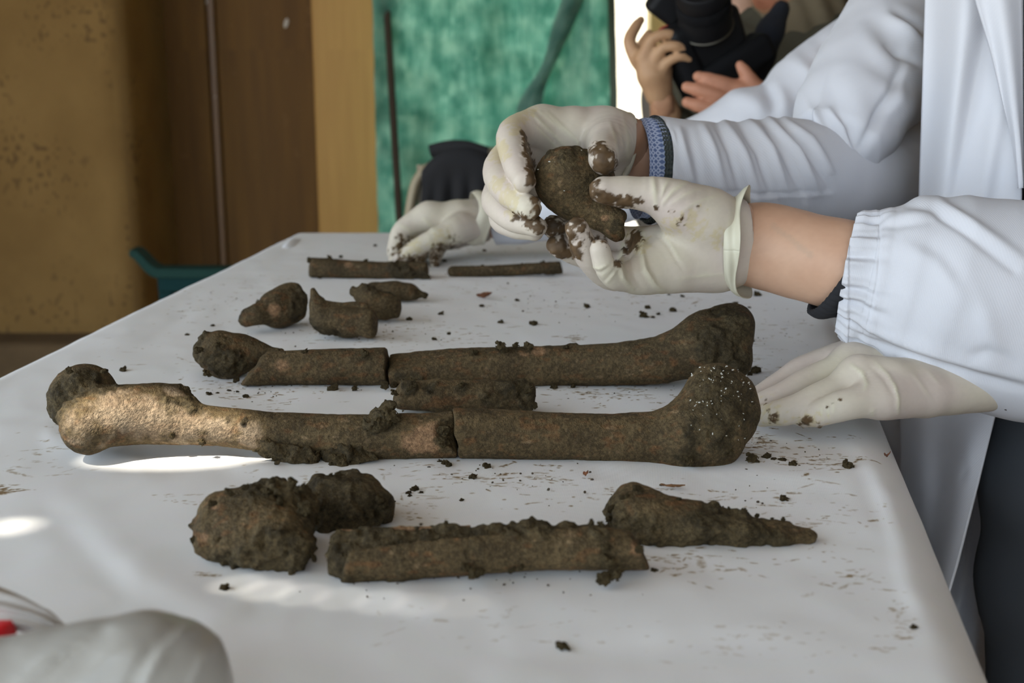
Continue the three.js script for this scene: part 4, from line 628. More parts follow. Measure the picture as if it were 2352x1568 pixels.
const HAND_B_UP = {                                                          // palm to the camera, thumb on top
  palm: [[[1690, 562, 92, 0.903], [1640, 575, 86, 0.898], [1560, 590, 70, 0.893], [1500, 610, 52, 0.885]], [[1690, 545, 84, 0.895], [1625, 505, 72, 0.880], [1560, 478, 56, 0.870]], [[1640, 600, 66, 0.895], [1545, 618, 50, 0.882], [1470, 634, 36, 0.872]], [[1570, 560, 60, 0.905], [1500, 560, 42, 0.905]]],
  fingers: [
    [[1500, 560, 40, 0.918], [1420, 552, 34, 0.945], [1330, 535, 29, 0.945], [1272, 520, 26, 0.930]],
    [[1495, 585, 40, 0.912], [1425, 612, 34, 0.930], [1335, 585, 29, 0.925], [1283, 565, 25, 0.915]],
    [[1490, 605, 40, 0.895], [1412, 636, 33, 0.888], [1352, 590, 31, 0.866], [1327, 527, 27, 0.853]],
    [[1475, 632, 36, 0.875], [1418, 640, 28, 0.858], [1390, 612, 26, 0.846], [1378, 574, 24, 0.842]],
    [[1610, 505, 64, 0.880], [1530, 455, 46, 0.868], [1450, 442, 37, 0.866], [1386, 436, 31, 0.862]]],
};
const HAND_B_TABLE = {
  palm: [[[2275, 878, 58, 0.86], [2150, 880, 66, 0.852], [2040, 885, 62, 0.835], [1975, 862, 50, 0.835]], [[2270, 890, 50, 0.845], [2130, 905, 50, 0.832], [2030, 918, 42, 0.818]], [[2250, 865, 56, 0.875], [2060, 842, 56, 0.87], [1955, 828, 44, 0.87]]],
  fingers: [
    [[1945, 822, 42, 0.89], [1850, 846, 32, 0.888], [1790, 880, 27, 0.883], [1735, 912, 22, 0.876]],
    [[1965, 838, 44, 0.868], [1865, 876, 36, 0.858], [1790, 912, 31, 0.848], [1726, 936, 25, 0.852]],
    [[1995, 868, 46, 0.845], [1900, 908, 38, 0.830], [1815, 942, 33, 0.826], [1752, 954, 26, 0.838]],
    [[2025, 912, 42, 0.82], [1940, 930, 36, 0.812], [1885, 948, 31, 0.815], [1845, 956, 25, 0.826]],
    [[2120, 850, 44, 0.89], [2040, 830, 34, 0.92], [1980, 850, 27, 0.935], [1940, 870, 22, 0.94]]],
};
// ------------------------------------------------------------------ the held bone: ball, neck, broken stump
{
  const t = thing('bone_fragment', 'ball joint with a short broken neck held up between two gloved hands', 'bone');
  const d = 0.893, ball = c3([[1305, 414, 78, d], [1312, 422, 78, d + 0.002]], 0), collar = c3([[1365, 374, 30, d + 0.004], [1372, 408, 32, d + 0.006], [1352, 452, 30, d]], 0.01), neck = c3([[1338, 458, 52, d], [1376, 488, 37, d - 0.004], [1420, 519, 33, d - 0.007], [1450, 538, 31, d - 0.008]], 0.004);
  const e = plane(at(1436, 522, d), [1, -0.25, 0.25]), hollow = c3([[1450, 505, 20, d - 0.012]], 0);
  const f = cut(union(0.009, ball, collar, keep(neck, (x, y, z) => e(x, y, z) + 0.003 * vn(x * 140, y * 140, z * 140), 0.002)), hollow, 0.003);
  bone('body', null, t, f, { seed: 71, bias: -0.30, cell: 0.00095, thick: 0.0016, tone: 1.0, extraSoil: near([[1368, 390, d - 0.008, 34], [1350, 420, d - 0.018, 22], [1335, 345, d - 0.01, 26], [1300, 498, d - 0.014, 22], [1415, 520, d - 0.014, 20], [1260, 350, d - 0.01, 18]]), pale: near([[1425, 542, d - 0.010, 16], [1400, 530, d - 0.012, 10], [1390, 500, d - 0.016, 12, 1.6]]) });
  const fl = std({ color: rgb(0.62, 0.61, 0.56) }), gs = []; for (const [px, py, r] of [[1307, 352, 2.6], [1262, 371, 2], [1236, 389, 1.8], [1335, 345, 1.5], [1296, 438, 1.3], [1275, 372, 1.2]]) { let q = 0.84; for (; q < 0.9; q += 0.0005) if (f(...at(px, py, q)) < 0.0004) break; const g = new THREE.IcosahedronGeometry(r * q / F, 1); g.scale(1.4, 0.7, 0.7); g.translate(...at(px, py, q)); gs.push(g); }
  part('white_flecks', mergeGeometries(gs), fl, t).userData.kind = 'stuff';
}
// ------------------------------------------------------------------ person A: white coat, both arms over the table
{
  const A = thing('person', 'person in white lab coat with grey knit cuff, holding the ball joint from above', 'person');
  const wristN = at(1500, 378, 0.985), elbowN = at(1935, 400, 1.10), shN = at(2120, 60, 1.22), wristF = at(1150, 508, 1.53), elbowF = at(1720, 320, 1.45), shF = at(2060, 95, 1.51);
  const j = { head: [0.36, 1.36, -1.45], neck: [0.46, 1.19, -1.42], face: [-0.75, -0.66, 0.1], crown: [-0.6, 0.8, 0], shoulderL: shN, shoulderR: shF, elbowL: elbowN, elbowR: elbowF, wristL: wristN, wristR: wristF, hipL: [0.80, 0.92, -1.27], hipR: [0.80, 0.92, -1.55], kneeL: [0.76, 0.50, -1.26], kneeR: [0.76, 0.50, -1.56], ankleL: [0.80, 0.08, -1.26], ankleR: [0.80, 0.08, -1.56] };
  const arm = chain(stations([[1466, 345, 50, 0.980], [1485, 362, 56, 0.985], [1560, 385, 66, 1.0], [1800, 395, 74, 1.06]]), 0.01), armF = chain(stations([[1105, 503, 36, 1.535], [1150, 508, 38, 1.54], [1300, 480, 42, 1.52]]), 0.01);
  const B = figure(j, { skin: [0.44, 0.25, 0.16], girth: 0.75, hands: [{ f: handShape(HAND_A_NEAR, 0.0024) }, { f: handShape(HAND_A_FAR, 0.0028), cell: 0.004 }], arms: [{ f: arm }, { f: armF }] });
  part('body', B.geo, skinMat, A); hairMesh(A, B.H, [0.05, 0.032, 0.02]);
  const g1 = gloveMesh(A, HAND_A_NEAR, {
    end: [[1444, 335, 0.975], [1, -0.10, -0.05]], seed: 3, crease: [[0.8, 4, [1225, 262], [1262, 300], [1300, 340]], [0.7, 3.5, [1240, 255], [1280, 292], [1318, 332]], [0.8, 4, [1258, 258], [1300, 300], [1332, 330]], [-0.6, 4, [1248, 266], [1290, 305], [1322, 340]], [0.6, 4, [1232, 290], [1255, 315], [1285, 345]], [-0.6, 3, [1230, 278], [1262, 310], [1290, 340]], [0.6, 4, [1400, 280], [1412, 310], [1420, 345]], [-0.5, 4, [1412, 285], [1424, 320], [1428, 360]], [0.5, 3, [1350, 300], [1330, 325], [1322, 340]],
      [-0.8, 4, [1340, 300], [1332, 322], [1338, 340]], [0.6, 5, [1430, 262], [1445, 320], [1440, 390]]],
    mud: [...stroke(1200, 306, 1211, 345, 9, 4, 1.1), ...stroke(1211, 345, 1219, 380, 11, 4, 1), ...stroke(1219, 380, 1219, 415, 13, 4, 1.1), [1204, 352, 8], [1210, 392, 12, 0.8], [1212, 420, 9], [1228, 460, 13], [1232, 480, 15], [1236, 496, 13], [1185, 498, 14, 0.7], [1215, 512, 16], [1238, 520, 18], [1205, 502, 10], [1380, 342, 22], [1395, 360, 20], [1400, 378, 20], [1378, 375, 26, 1.3], [1365, 350, 16], [1390, 395, 16], [1372, 330, 7]],
    stain: [[1180, 265, 34], [1150, 345, 26], [1145, 425, 22], [1170, 450, 26], [1185, 300, 20], [1140, 360, 18], [1205, 250, 26], [1175, 490, 16]],
  });
  part('cuff_bead', cuffRing(stations([[1434, 333, 70, 0.9755], [1446, 334, 71, 0.976]]), (u, a) => [0.001 * Math.sin(a * 2 + 1), 0.0010 * Math.sin(u * PI), 1], 8, 100, 0.0012), std({ color: rgb(0.58, 0.53, 0.42), roughness: 0.5, side: THREE.DoubleSide }), g1);
  const g2 = gloveMesh(A, HAND_A_FAR, { end: [[1122, 500, 1.53], [1, 0.08, 0]], seed: 6, cell: 0.0019, crease: [[0.9, 4, [970, 500], [985, 515], [1000, 530]], [-1.0, 5, [945, 510], [965, 522], [985, 535]], [0.9, 4, [915, 515], [935, 525], [955, 540]], [0.8, 3, [985, 535], [985, 550], [990, 565]], [0.6, 3, [1025, 520], [1025, 545]]], mud: [[915, 545, 14, 0.50], [925, 560, 14, 0.43], [910, 580, 18, 0.50], [915, 605, 22, 0.50], [945, 600, 22, 0.58], [965, 600, 20, 0.58], [1000, 590, 22, 0.65], [1010, 570, 18, 0.50], [1040, 560, 20, 0.43], [1000, 605, 16, 0.65], [935, 545, 12, 0.43], [975, 590, 10, 0.43]], stain: [[940, 575, 40, 0.6], [1010, 560, 40, 0.6]] });
  part('cuff_band', cuffRing(stations([[1078, 500, 57, 1.505], [1116, 502, 62, 1.51]]), (u, a) => [0.004 * Math.sin(a + 0.4) + 0.002 * Math.sin(3 * a), 0.0016 * Math.sin(u * 5) + 0.001 * Math.sin(a * 4)]), std({ color: rgb(0.585, 0.535, 0.415), roughness: 0.5, side: THREE.DoubleSide }), g2);
  // cuffs of shirt and sweater
  const lozenge = texture(128, 128, (u, v) => { const q = Math.abs(((u * 8) % 1) - 0.5) + Math.abs(((v * 8) % 1) - 0.5), k = sstep(0.16, 0.22, Math.abs(q - 0.42)); return mix3([0.66, 0.70, 0.80], [0.36, 0.42, 0.58], k); }); lozenge.repeat.set(28, 28);
  part('shirt_cuff', loft(stations([[1462, 388, 112, 0.984], [1480, 388, 114, 0.985], [1530, 392, 112, 0.989]]), { nu: 16, nv: 80, caps: false, push: (u, a) => 0.0008 * Math.sin(a * 3 + u * 6) }), std({ map: lozenge, roughness: 0.9, side: THREE.DoubleSide }), A);
  part('sweater_cuff', loft(stations([[1484, 390, 115, 0.985], [1505, 391, 118, 0.987], [1580, 394, 104, 0.995]]), { nu: 24, nv: 480, caps: false, push: (u, a) => 0.0009 * Math.sin(a * 60) + 0.0006 * Math.sin(u * 40) }), std({ color: rgb(0.055, 0.062, 0.058), roughness: 1, side: THREE.DoubleSide }), A);
  // the coat
  const fa = folds([
    [3.2, 9, [1560, 300], [1572, 350], [1590, 410]], [-2.4, 9, [1580, 300], [1600, 370], [1612, 440]], [3.4, 10, [1615, 292], [1640, 350], [1665, 440]], [-3.0, 8, [1645, 285], [1678, 350], [1700, 440]], [3.6, 10, [1665, 282], [1708, 350], [1740, 440]], [-3.0, 8, [1695, 280], [1742, 350], [1770, 440]],
    [4.0, 10, [1722, 278], [1770, 340], [1808, 440]], [-3.6, 8, [1752, 276], [1800, 345], [1838, 440]], [4.5, 10, [1765, 275], [1830, 345], [1878, 440]], [-3.6, 8, [1790, 274], [1858, 350], [1905, 430]], [4.2, 10, [1800, 275], [1862, 320], [1905, 390]], [-1.6, 4, [1520, 410], [1640, 438], [1760, 446], [1910, 436]], [1.2, 5, [1520, 420], [1640, 448], [1760, 456], [1910, 446]],
    [2.2, 8, [1610, 450], [1622, 500]], [-2.2, 8, [1690, 455], [1700, 505]], [2.4, 8, [1735, 455], [1752, 510]], [-2.4, 9, [1790, 455], [1812, 515]], [2.6, 9, [1850, 450], [1860, 520]], [-1.2, 3, [1530, 275], [1540, 340], [1550, 400]], [1.0, 3, [1545, 300], [1552, 330]],
  ]);
  const pushA = (f) => (u, a, p) => { const [X, Y] = proj(p.x, p.y, p.z); return f(X, Y) * (Math.cos(a) > -0.2 ? 1 : 0.3) + 0.0012 * fbm(p.x * 30, p.y * 30, p.z * 30, 2); };
  const fore = loft(stations([[1496, 391, 124, 0.985], [1560, 395, 120, 0.992], [1640, 397, 116, 1.006], [1720, 396, 119, 1.024], [1800, 394, 123, 1.046], [1890, 404, 124, 1.08], [1965, 412, 118, 1.115], [2050, 392, 122, 1.17], [2140, 350, 120, 1.22]]), { nu: 190, nv: 150, push: pushA(fa), caps: false });
  const fu = folds([
    [-4, 9, [2077, 141], [2060, 186], [2010, 265], [1976, 338]], [-5, 13, [2055, 30], [2095, 55], [2122, 75]], [4, 11, [2045, 45], [2085, 72], [2115, 95]], [-4, 10, [1845, 280], [1865, 318], [1890, 345]], [4.5, 11, [1829, 203], [1870, 265], [1914, 361]], [-3.5, 10, [2043, 107], [2085, 125], [2117, 147]], [3, 9, [1905, 250], [1935, 290], [1950, 345]], [-3, 9, [1925, 255], [1952, 290], [1965, 340]],
    [3.50, 33, [1840, 200], [1880, 280], [1920, 350]], [-3.00, 26, [1800, 245], [1838, 290], [1880, 350]], [3.00, 23, [1815, 262], [1865, 310], [1905, 390]], [-2.50, 31, [1900, 190], [1935, 260], [1950, 330]], [3.00, 33, [1960, 210], [1985, 270], [1990, 320]], [-2.00, 15, [2072, 100], [2050, 220], [2000, 300], [1960, 380]], [1.50, 13, [2085, 110], [2062, 230], [2010, 310], [1975, 380]],
    [3.00, 28, [1985, 70], [2030, 130], [2090, 170]], [-3.50, 26, [2010, 60], [2060, 110], [2110, 140]], [3.00, 28, [2030, 20], [2080, 60], [2115, 80]], [-3.00, 26, [1995, 130], [2040, 170], [2110, 200]], [2.50, 31, [2010, 190], [2060, 230], [2110, 260]], [-2.50, 28, [2010, 250], [2060, 280], [2110, 310]], [2.00, 23, [1930, 360], [1990, 330], [2060, 290]], [-2.00, 20, [1880, 240], [1900, 300], [1930, 350]],
  ]);
  const upper = loft(stations([[1896, 372, 62, 1.055], [1915, 335, 108, 1.065], [1955, 262, 130, 1.09], [2020, 165, 145, 1.135], [2090, 65, 152, 1.19], [2170, -40, 150, 1.25], [2230, -100, 120, 1.29]]), { nu: 170, nv: 150, push: pushA(fu) });
  const ff = folds([[6, 22, [1690, 215], [1740, 240], [1790, 275]], [-6, 16, [1760, 190], [1775, 230], [1770, 270]], [6, 18, [1780, 200], [1800, 240], [1810, 275]], [5, 20, [1820, 130], [1860, 170], [1900, 190]], [-5, 18, [1880, 90], [1920, 120], [1960, 140]], [5, 18, [1950, 50], [1990, 60]]]);
  const far = loft(stations([[1130, 512, 50, 1.54], [1200, 497, 62, 1.535], [1330, 456, 84, 1.51], [1500, 400, 90, 1.49], [1640, 350, 95, 1.465], [1722, 306, 102, 1.45], [1788, 274, 91, 1.445], [1848, 240, 112, 1.45], [1925, 184, 117, 1.46], [2030, 106, 110, 1.49], [2110, 50, 100, 1.53]]), { nu: 150, nv: 90, push: pushA(ff), caps: false });
  const T = (px, py, r, d) => st(px, py, r, d), tor = union(0.06, chain([T(2170, 120, 170, 1.30), T(2150, 330, 160, 1.29), T(2150, 560, 175, 1.30), T(2195, 950, 185, 1.32), T(2190, 1250, 190, 1.36)], 0.05), chain([T(2280, 100, 170, 1.48), T(2330, 560, 200, 1.5), T(2330, 1000, 200, 1.5), T(2330, 1250, 210, 1.5)], 0.05), chain([T(2120, 40, 130, 1.24), T(2170, -20, 150, 1.38), T(2060, 60, 85, 1.52)], 0.05), chain([T(2120, 40, 150, 1.38), { p: j.neck, r: 0.078 }], 0.03));
  const body = solid(bumped(tor, (x, y, z) => 0.006 * Math.sin(z * 60 + y * 8 + 3 * vn(x * 8, y * 6, z * 8)) * sstep(0.95, 0.6, y) + 0.005 * fbm(x * 16, y * 9, z * 16, 3) + 0.003 * Math.sin(x * 70 + y * 90 + 4 * vn(x * 14, y * 14, z * 14)), 0.02), 0.006, null, 2); uvMetres(body);
  const coat = part('lab_coat', mergeGeometries([fore, upper, far, body].map((g) => { const q = g.clone(); return q; })), coatMat, A);
  // trousers and shoes
  const tr = std({ color: rgb(0.035, 0.037, 0.045), roughness: 0.95 }), S = (p, r) => ({ p, r });
  for (const s of ['L', 'R']) { garment('trouser_leg', A, chain([S(j['hip' + s], 0.125), S(j['knee' + s], 0.085), S([j['ankle' + s][0], 0.13, j['ankle' + s][2]], 0.07)], 0.02), 0.012, tr); garment('shoe', A, keep(chain([S([j['ankle' + s][0] + 0.03, 0.06, j['ankle' + s][2]], 0.055), S([j['ankle' + s][0] - 0.17, 0.045, j['ankle' + s][2]], 0.042)]), plane([0, 0.004, 0], [0, -1, 0]), 0.004), 0.007, std({ color: rgb(0.03, 0.025, 0.02), roughness: 0.5 })); }
}
// ------------------------------------------------------------------ person B: nearest, bare forearm, elastic cuff
{
  const B = thing('person', 'person in white coat with bare forearm, other gloved hand flat on the table', 'person');
  const wristR = at(1712, 562, 0.905), elbowR = at(2540, 700, 0.86), wristL = at(2285, 878, 0.86), elbowL = [0.50, 0.93, -0.60];
  const j = { head: [0.42, 1.42, -0.80], neck: [0.53, 1.27, -0.80], face: [-0.8, -0.6, 0.05], crown: [-0.6, 0.8, 0], shoulderR: [0.56, 1.16, -0.99], shoulderL: [0.57, 1.16, -0.62], elbowR, elbowL, wristR, wristL, hipL: [0.76, 0.92, -0.70], hipR: [0.76, 0.92, -0.95], kneeL: [0.70, 0.50, -0.70], kneeR: [0.70, 0.50, -0.97], ankleL: [0.74, 0.08, -0.70], ankleR: [0.74, 0.08, -0.97] };
  const skin = [0.55, 0.335, 0.225], vein = marks(stroke(1778, 520, 1862, 585, 11, 12, 0.8), 0.25);
  const fore = chain(stations([[1690, 560, 84, 0.905], [1740, 562, 87, 0.9], [1790, 572, 88, 0.893], [1850, 590, 90, 0.885], [1930, 608, 95, 0.875], [2050, 640, 108, 0.868], [2300, 690, 130, 0.862]]), 0.012);
  const sc = skinColor(skin, 2);
  const G = figure(j, { skin, girth: 0.72, hands: [{ f: handShape(HAND_B_UP, 0.0024) }, { f: handShape(HAND_B_TABLE, 0.0024) }], arms: [{ f: fore, cell: 0.002, color: (x, y, z) => { const c = sc(x, y, z), v = vein(x, y, z) * 0.07; return [c[0] * (1 - v * 1.4), c[1] * (1 - v * 0.6), c[2] * (1 - v * 0.3)]; } }, { f: chain(stations([[2270, 878, 50, 0.86], [2340, 885, 48, 0.85], [2480, 800, 60, 0.80]]), 0.01) }] });
  part('body', G.geo, skinMat, B); hairMesh(B, G.H, [0.09, 0.05, 0.025], 0.12);
  const g1 = gloveMesh(B, HAND_B_UP, {
    end: [[1704, 562, 0.9], [1, 0, -0.1]], seed: 9, cell: 0.0012, crease: [[0.9, 5, [1500, 410], [1504, 440], [1506, 475]], [-0.7, 4, [1514, 412], [1517, 440], [1514, 475]], [0.8, 4, [1535, 412], [1522, 440], [1512, 470]], [-0.6, 4, [1552, 414], [1530, 440], [1516, 468]], [0.9, 5, [1575, 418], [1545, 438], [1520, 468]], [-0.5, 4, [1590, 424], [1555, 445], [1530, 470]], [0.6, 4, [1610, 432], [1575, 446], [1540, 468]], [-0.5, 5, [1630, 440], [1590, 455], [1550, 478]], [0.5, 4, [1650, 448], [1600, 464], [1560, 488]],
      [2.5, 6, [1476, 535], [1474, 575], [1484, 620], [1506, 655], [1520, 668]], [2.2, 6, [1432, 560], [1424, 600], [1434, 640], [1452, 664]], [-1.1, 6, [1452, 545], [1446, 590], [1456, 635], [1476, 664]], [-0.7, 4, [1510, 540], [1535, 565], [1555, 600], [1570, 620]], [0.5, 4, [1515, 535], [1542, 562], [1562, 598]], [0.8, 3, [1362, 614], [1378, 618], [1398, 606]], [-0.7, 3, [1360, 620], [1380, 626], [1402, 612]], [0.7, 3, [1395, 650], [1410, 630], [1420, 615]], [-0.6, 3, [1385, 648], [1400, 632], [1412, 618]], [0.5, 5, [1560, 640], [1620, 632], [1680, 630]], [0.6, 6, [1680, 480], [1672, 540], [1668, 600], [1672, 650]]],
    mud: [[1372, 425, 14, 0.8], [1362, 445, 18], [1380, 455, 20, 1.2], [1400, 460, 20, 1.2], [1425, 462, 18, 1.1], [1445, 463, 18, 1.1], [1462, 460, 14], [1474, 462, 8], [1360, 430, 12], [1440, 452, 9, 0.7], [1268, 520, 26, 1.0], [1290, 525, 24, 0.9], [1315, 540, 20, 0.7], [1265, 560, 22, 1.3], [1285, 570, 26, 1.2], [1310, 580, 22, 1.0], [1330, 588, 12, 0.8], [1325, 505, 20, 0.9], [1335, 525, 18, 0.6], [1318, 520, 10, 0.7], [1345, 540, 18, 0.5], [1335, 560, 14, 0.4], [1380, 552, 13, 0.6], [1392, 558, 9, 0.5], [1362, 552, 9, 0.5], [1450, 560, 22, 0.9], [1462, 545, 18, 1.0], [1440, 575, 14, 0.8], [1418, 606, 10, 1.2], [1545, 490, 10, 0.45], [1575, 505, 14, 0.5], [1560, 515, 10, 0.4], [1570, 520, 9, 0.5], [1600, 475, 7, 0.35], [1506, 478, 6, 0.8]],
    stain: [[1590, 510, 40, 0.7], [1545, 520, 26, 0.6], [1640, 550, 30, 0.4], [1460, 555, 34]],
  });
  part('flared_cuff', cuffRing(stations([[1676, 558, 106, 0.893], [1722, 559, 114, 0.889]]), (u, a) => { const low = Math.exp(-Math.pow((((a - 4.55 + PI) % (2 * PI)) - PI) / 0.5, 2)), up = Math.exp(-Math.pow((((a - 1.45 + 3 * PI) % (2 * PI)) - PI) / 0.45, 2)); return [u * (-0.0045 + 0.0055 * up + 0.004 * low + 0.0022 * Math.sin(a * 3 + 1)), u * u * (0.0075 * low + 0.005 * up + 0.0022 * Math.sin(a * 5 + 0.6)) + 0.0010 * Math.sin(u * 7 + a * 2), 1.0]; }, 20, 160), std({ color: rgb(0.62, 0.59, 0.46), roughness: 0.5, side: THREE.DoubleSide }), g1);
  const g2 = gloveMesh(B, HAND_B_TABLE, {
    end: [[2296, 884, 0.857], [1, -0.05, 0]], seed: 12, cell: 0.0013, crease: [[1.2, 4.5, [1955, 838], [1980, 855], [1990, 880], [1985, 895]], [1.2, 4, [2055, 880], [2064, 915], [2063, 950]], [0.9, 3.5, [2003, 940], [2004, 955]], [0.8, 4, [2010, 830], [2040, 860], [2060, 895]], [-0.7, 4, [2000, 842], [2030, 870], [2050, 905]], [0.7, 3, [1900, 930], [1902, 948], [1905, 965]], [0.7, 3, [1885, 934], [1888, 952], [1892, 970]], [-0.5, 3, [1893, 934], [1895, 950], [1898, 968]], [0.7, 3, [1915, 928], [1914, 948]], [0.4, 4, [2100, 860], [2120, 890], [2140, 920]], [0.4, 4, [2130, 850], [2160, 885]]],
    mud: [[1772, 955, 16, 0.4], [1850, 972, 18, 0.45], [1880, 978, 12, 0.4], [1760, 920, 10, 0.3], [1915, 925, 5, 0.8], [1930, 918, 5, 0.8], [1900, 934, 5, 0.8]], stain: [[1860, 970, 40, 0.5], [1770, 950, 40, 0.4]],
  });
  part('cuff_bead', cuffRing(stations([[2284, 882, 55, 0.858], [2300, 886, 55, 0.856]]), (u, a) => [0, 0.001 * Math.sin(u * PI)]), std({ color: rgb(0.585, 0.535, 0.415), roughness: 0.5, side: THREE.DoubleSide }), g2);
  // watch on the wrist behind the glove
  const wc = stations([[2306, 888, 52, 0.855], [2352, 893, 52, 0.85]]), watch = part('watch_strap', cuffRing(wc, (u) => [0, 0.001], 4, 60, 0.0022), std({ color: rgb(0.012, 0.012, 0.014), roughness: 0.4 }), B);
  const cl = box(0.009, 0.0055, 0.004, 0, 0, 0, 0.001); cl.rotateX(0.5); cl.translate(...at(2322, 932, 0.838)); part('buckle', cl, std({ color: rgb(0.55, 0.55, 0.56), metalness: 1, roughness: 0.25 }), watch);
  // dark pullover, its cuff, trousers, shoes
  const blk = std({ color: rgb(0.014, 0.014, 0.017), roughness: 0.95 }), S = (p, r) => ({ p, r }), jean = std({ color: rgb(0.045, 0.050, 0.058), roughness: 1, bumpMap: weaveTex, bumpScale: 0.0003 });
  garment('pullover', B, union(0.05, chain([st(2475, -60, 120, 0.98), st(2482, 300, 135, 0.98), st(2500, 620, 150, 0.97)], 0.04), chain([S([0.60, 1.10, -0.80], 0.14), S([0.74, 0.92, -0.82], 0.15)]), chain([S([0.56, 1.14, -0.98], 0.08), S([0.55, 1.2, -0.8], 0.08), S([0.57, 1.14, -0.63], 0.08)], 0.03)), 0.009, blk);
  part('pullover_cuff', cuffRing(stations([[1922, 622, 104, 0.873], [2010, 642, 104, 0.867]]), (u, a) => [0.013 * Math.sin(a + 0.35) * (1 - u), 0.0006 * Math.sin(a * 44) + 0.002 * Math.sin(u * 9)], 16, 180, 0.003), blk, B);
  garment('trousers', B, union(0.04, chain([st(2420, 930, 130, 0.98), st(2400, 1100, 130, 0.98), st(2395, 1330, 130, 1.02), st(2400, 1700, 120, 1.08), S([0.70, 0.12, -0.99], 0.08)], 0.03), chain([S([0.76, 0.92, -0.72], 0.13), S([0.72, 0.5, -0.70], 0.09), S([0.74, 0.12, -0.70], 0.07)], 0.03)), 0.009, jean, (x, y, z) => 0.004 * fbm(x * 22, y * 14, z * 22, 3), 0.012);
  for (const z of [-0.70, -0.97]) garment('shoe', B, keep(chain([S([0.77, 0.06, z], 0.052), S([0.58, 0.045, z], 0.04)]), plane([0, 0.004, 0], [0, -1, 0]), 0.004), 0.007, std({ color: rgb(0.04, 0.03, 0.025), roughness: 0.5 }));
  // the coat: sleeve with gathered cuff, the open front, its lapel and the tail behind
  const fs = folds([
    [4, 16, [2060, 452], [2150, 465], [2220, 510], [2352, 600]], [-3, 12, [2060, 462], [2140, 478], [2210, 525], [2330, 620]], [3, 16, [1990, 500], [2060, 505], [2140, 490]], [-3, 12, [2000, 512], [2060, 516], [2130, 505]], [3.5, 16, [1960, 742], [2040, 770], [2150, 815], [2250, 850], [2352, 872]], [-5, 14, [1975, 775], [2060, 808], [2160, 842], [2260, 868], [2352, 890]], [2.5, 22, [2080, 570], [2150, 600], [2210, 680]], [-2, 24, [2120, 560], [2190, 620], [2240, 700]], [2, 26, [2200, 620], [2260, 720], [2290, 820]], [-2, 14, [2230, 820], [2270, 806], [2330, 830]],
    [-0.9, 3, [2020, 490], [2022, 560], [2016, 640], [1996, 730], [1982, 770]],
  ]);
  const sleeve = loft(stations([[1944, 628, 132, 0.874], [1956, 630, 140, 0.873], [1985, 636, 150, 0.872], [2020, 642, 168, 0.870], [2080, 652, 198, 0.867], [2160, 672, 230, 0.864], [2260, 698, 244, 0.862], [2380, 718, 255, 0.86], [2500, 728, 252, 0.86]]).concat([[0.12, 0.070], [0.3, 0.068], [0.55, 0.070], [0.8, 0.074], [1, 0.078]].map(([t, r]) => ({ p: [mix(elbowR[0] + 0.02, j.shoulderR[0], t), mix(elbowR[1], j.shoulderR[1], t), mix(elbowR[2], j.shoulderR[2], t)], r }))), {
    nu: 260, nv: 240, caps: false, squash: () => 0.92,
    push: (u, a, p) => { const [X, Y] = proj(p.x, p.y, p.z), s = (X - 1935) / 60, k = clamp(1.15 - s * 0.55) * sstep(-0.3, 0.1, s + 0.3), g = Math.sin(a * 21 + 1.6 * Math.sin(a * 5)) + 0.5 * Math.sin(a * 34 + 2); return fs(X, Y) + k * 0.0026 * g * (s < 1.3 ? 1 : 0.8) + 0.0015 * fbm(p.x * 24, p.y * 24, p.z * 24, 2) + (s < 0.25 ? 0.0012 * Math.sin(s * 9) : 0); },
  });
  const lerpAt = (L, y) => { let i = 0; while (i < L.length - 2 && y > L[i + 1][0]) i++; const t = (y - L[i][0]) / (L[i + 1][0] - L[i][0]); return mix(L[i][1], L[i + 1][1], clamp(t)); };
  const le = [[-480, 2230], [-260, 2150], [-90, 2128], [0, 2126], [200, 2120], [450, 2112], [700, 2086], [950, 2070], [1150, 2072], [1400, 2084], [1700, 2096]], re = [[-480, 2460], [-260, 2370], [-90, 2345], [450, 2347], [700, 2330], [930, 2292], [1100, 2250], [1300, 2198], [1410, 2165], [1700, 2100]];
  const fp = folds([[9, 26, [2215, -50], [2200, 150], [2165, 450], [2140, 700]], [-7, 22, [2262, 60], [2235, 200], [2190, 450]], [8, 24, [2300, 200], [2275, 350], [2250, 500]], [-6, 20, [2150, 0], [2145, 200], [2130, 450]], [5, 26, [2110, 960], [2125, 1150], [2130, 1350]], [-4, 30, [2170, 980], [2165, 1150], [2150, 1300]], [4, 22, [2230, 1000], [2215, 1060], [2200, 1120]], [-3, 9, [2205, 1050], [2218, 1080], [2214, 1100]]]);
  const panel = sheet((u, v) => { const y = mix(-480, 1700, u), x = mix(lerpAt(le, y), lerpAt(re, y), v), d = mix(mix(1.03, 1.10, sstep(600, 950, y)), 0.955, v) - 0.02 * Math.sin(v * PI) - fp(x, y) + 0.006 * Math.sin(v * 9 + u * 5) * (1 - u * 0.5); return at(x, y, d); }, 200, 60, 0.0018);
  const la = [[-400, 2330], [-90, 2215], [0, 2240], [120, 2276], [235, 2302], [330, 2326], [430, 2342]], lapel = sheet((u, v) => { const y = mix(-400, 432, u), x = mix(lerpAt(la, y), y < -90 ? lerpAt(re, y) : 2347, v); return at(x, y, mix(0.946, 0.938, v) - 0.006 * Math.sin(v * PI) + 0.003 * Math.sin(v * 8)); }, 60, 16, 0.003);
  const te = [[900, 2345], [1100, 2336], [1200, 2328], [1300, 2312], [1400, 2292], [1568, 2276], [1700, 2270]], tail = sheet((u, v) => { const y = mix(880, 1700, u), x = mix(lerpAt(le, y) + 30, lerpAt(te, y), v); return at(x, y, 1.165 + 0.012 * Math.sin(v * 12 + u * 3) - 0.02 * v); }, 80, 40, 0.0018);
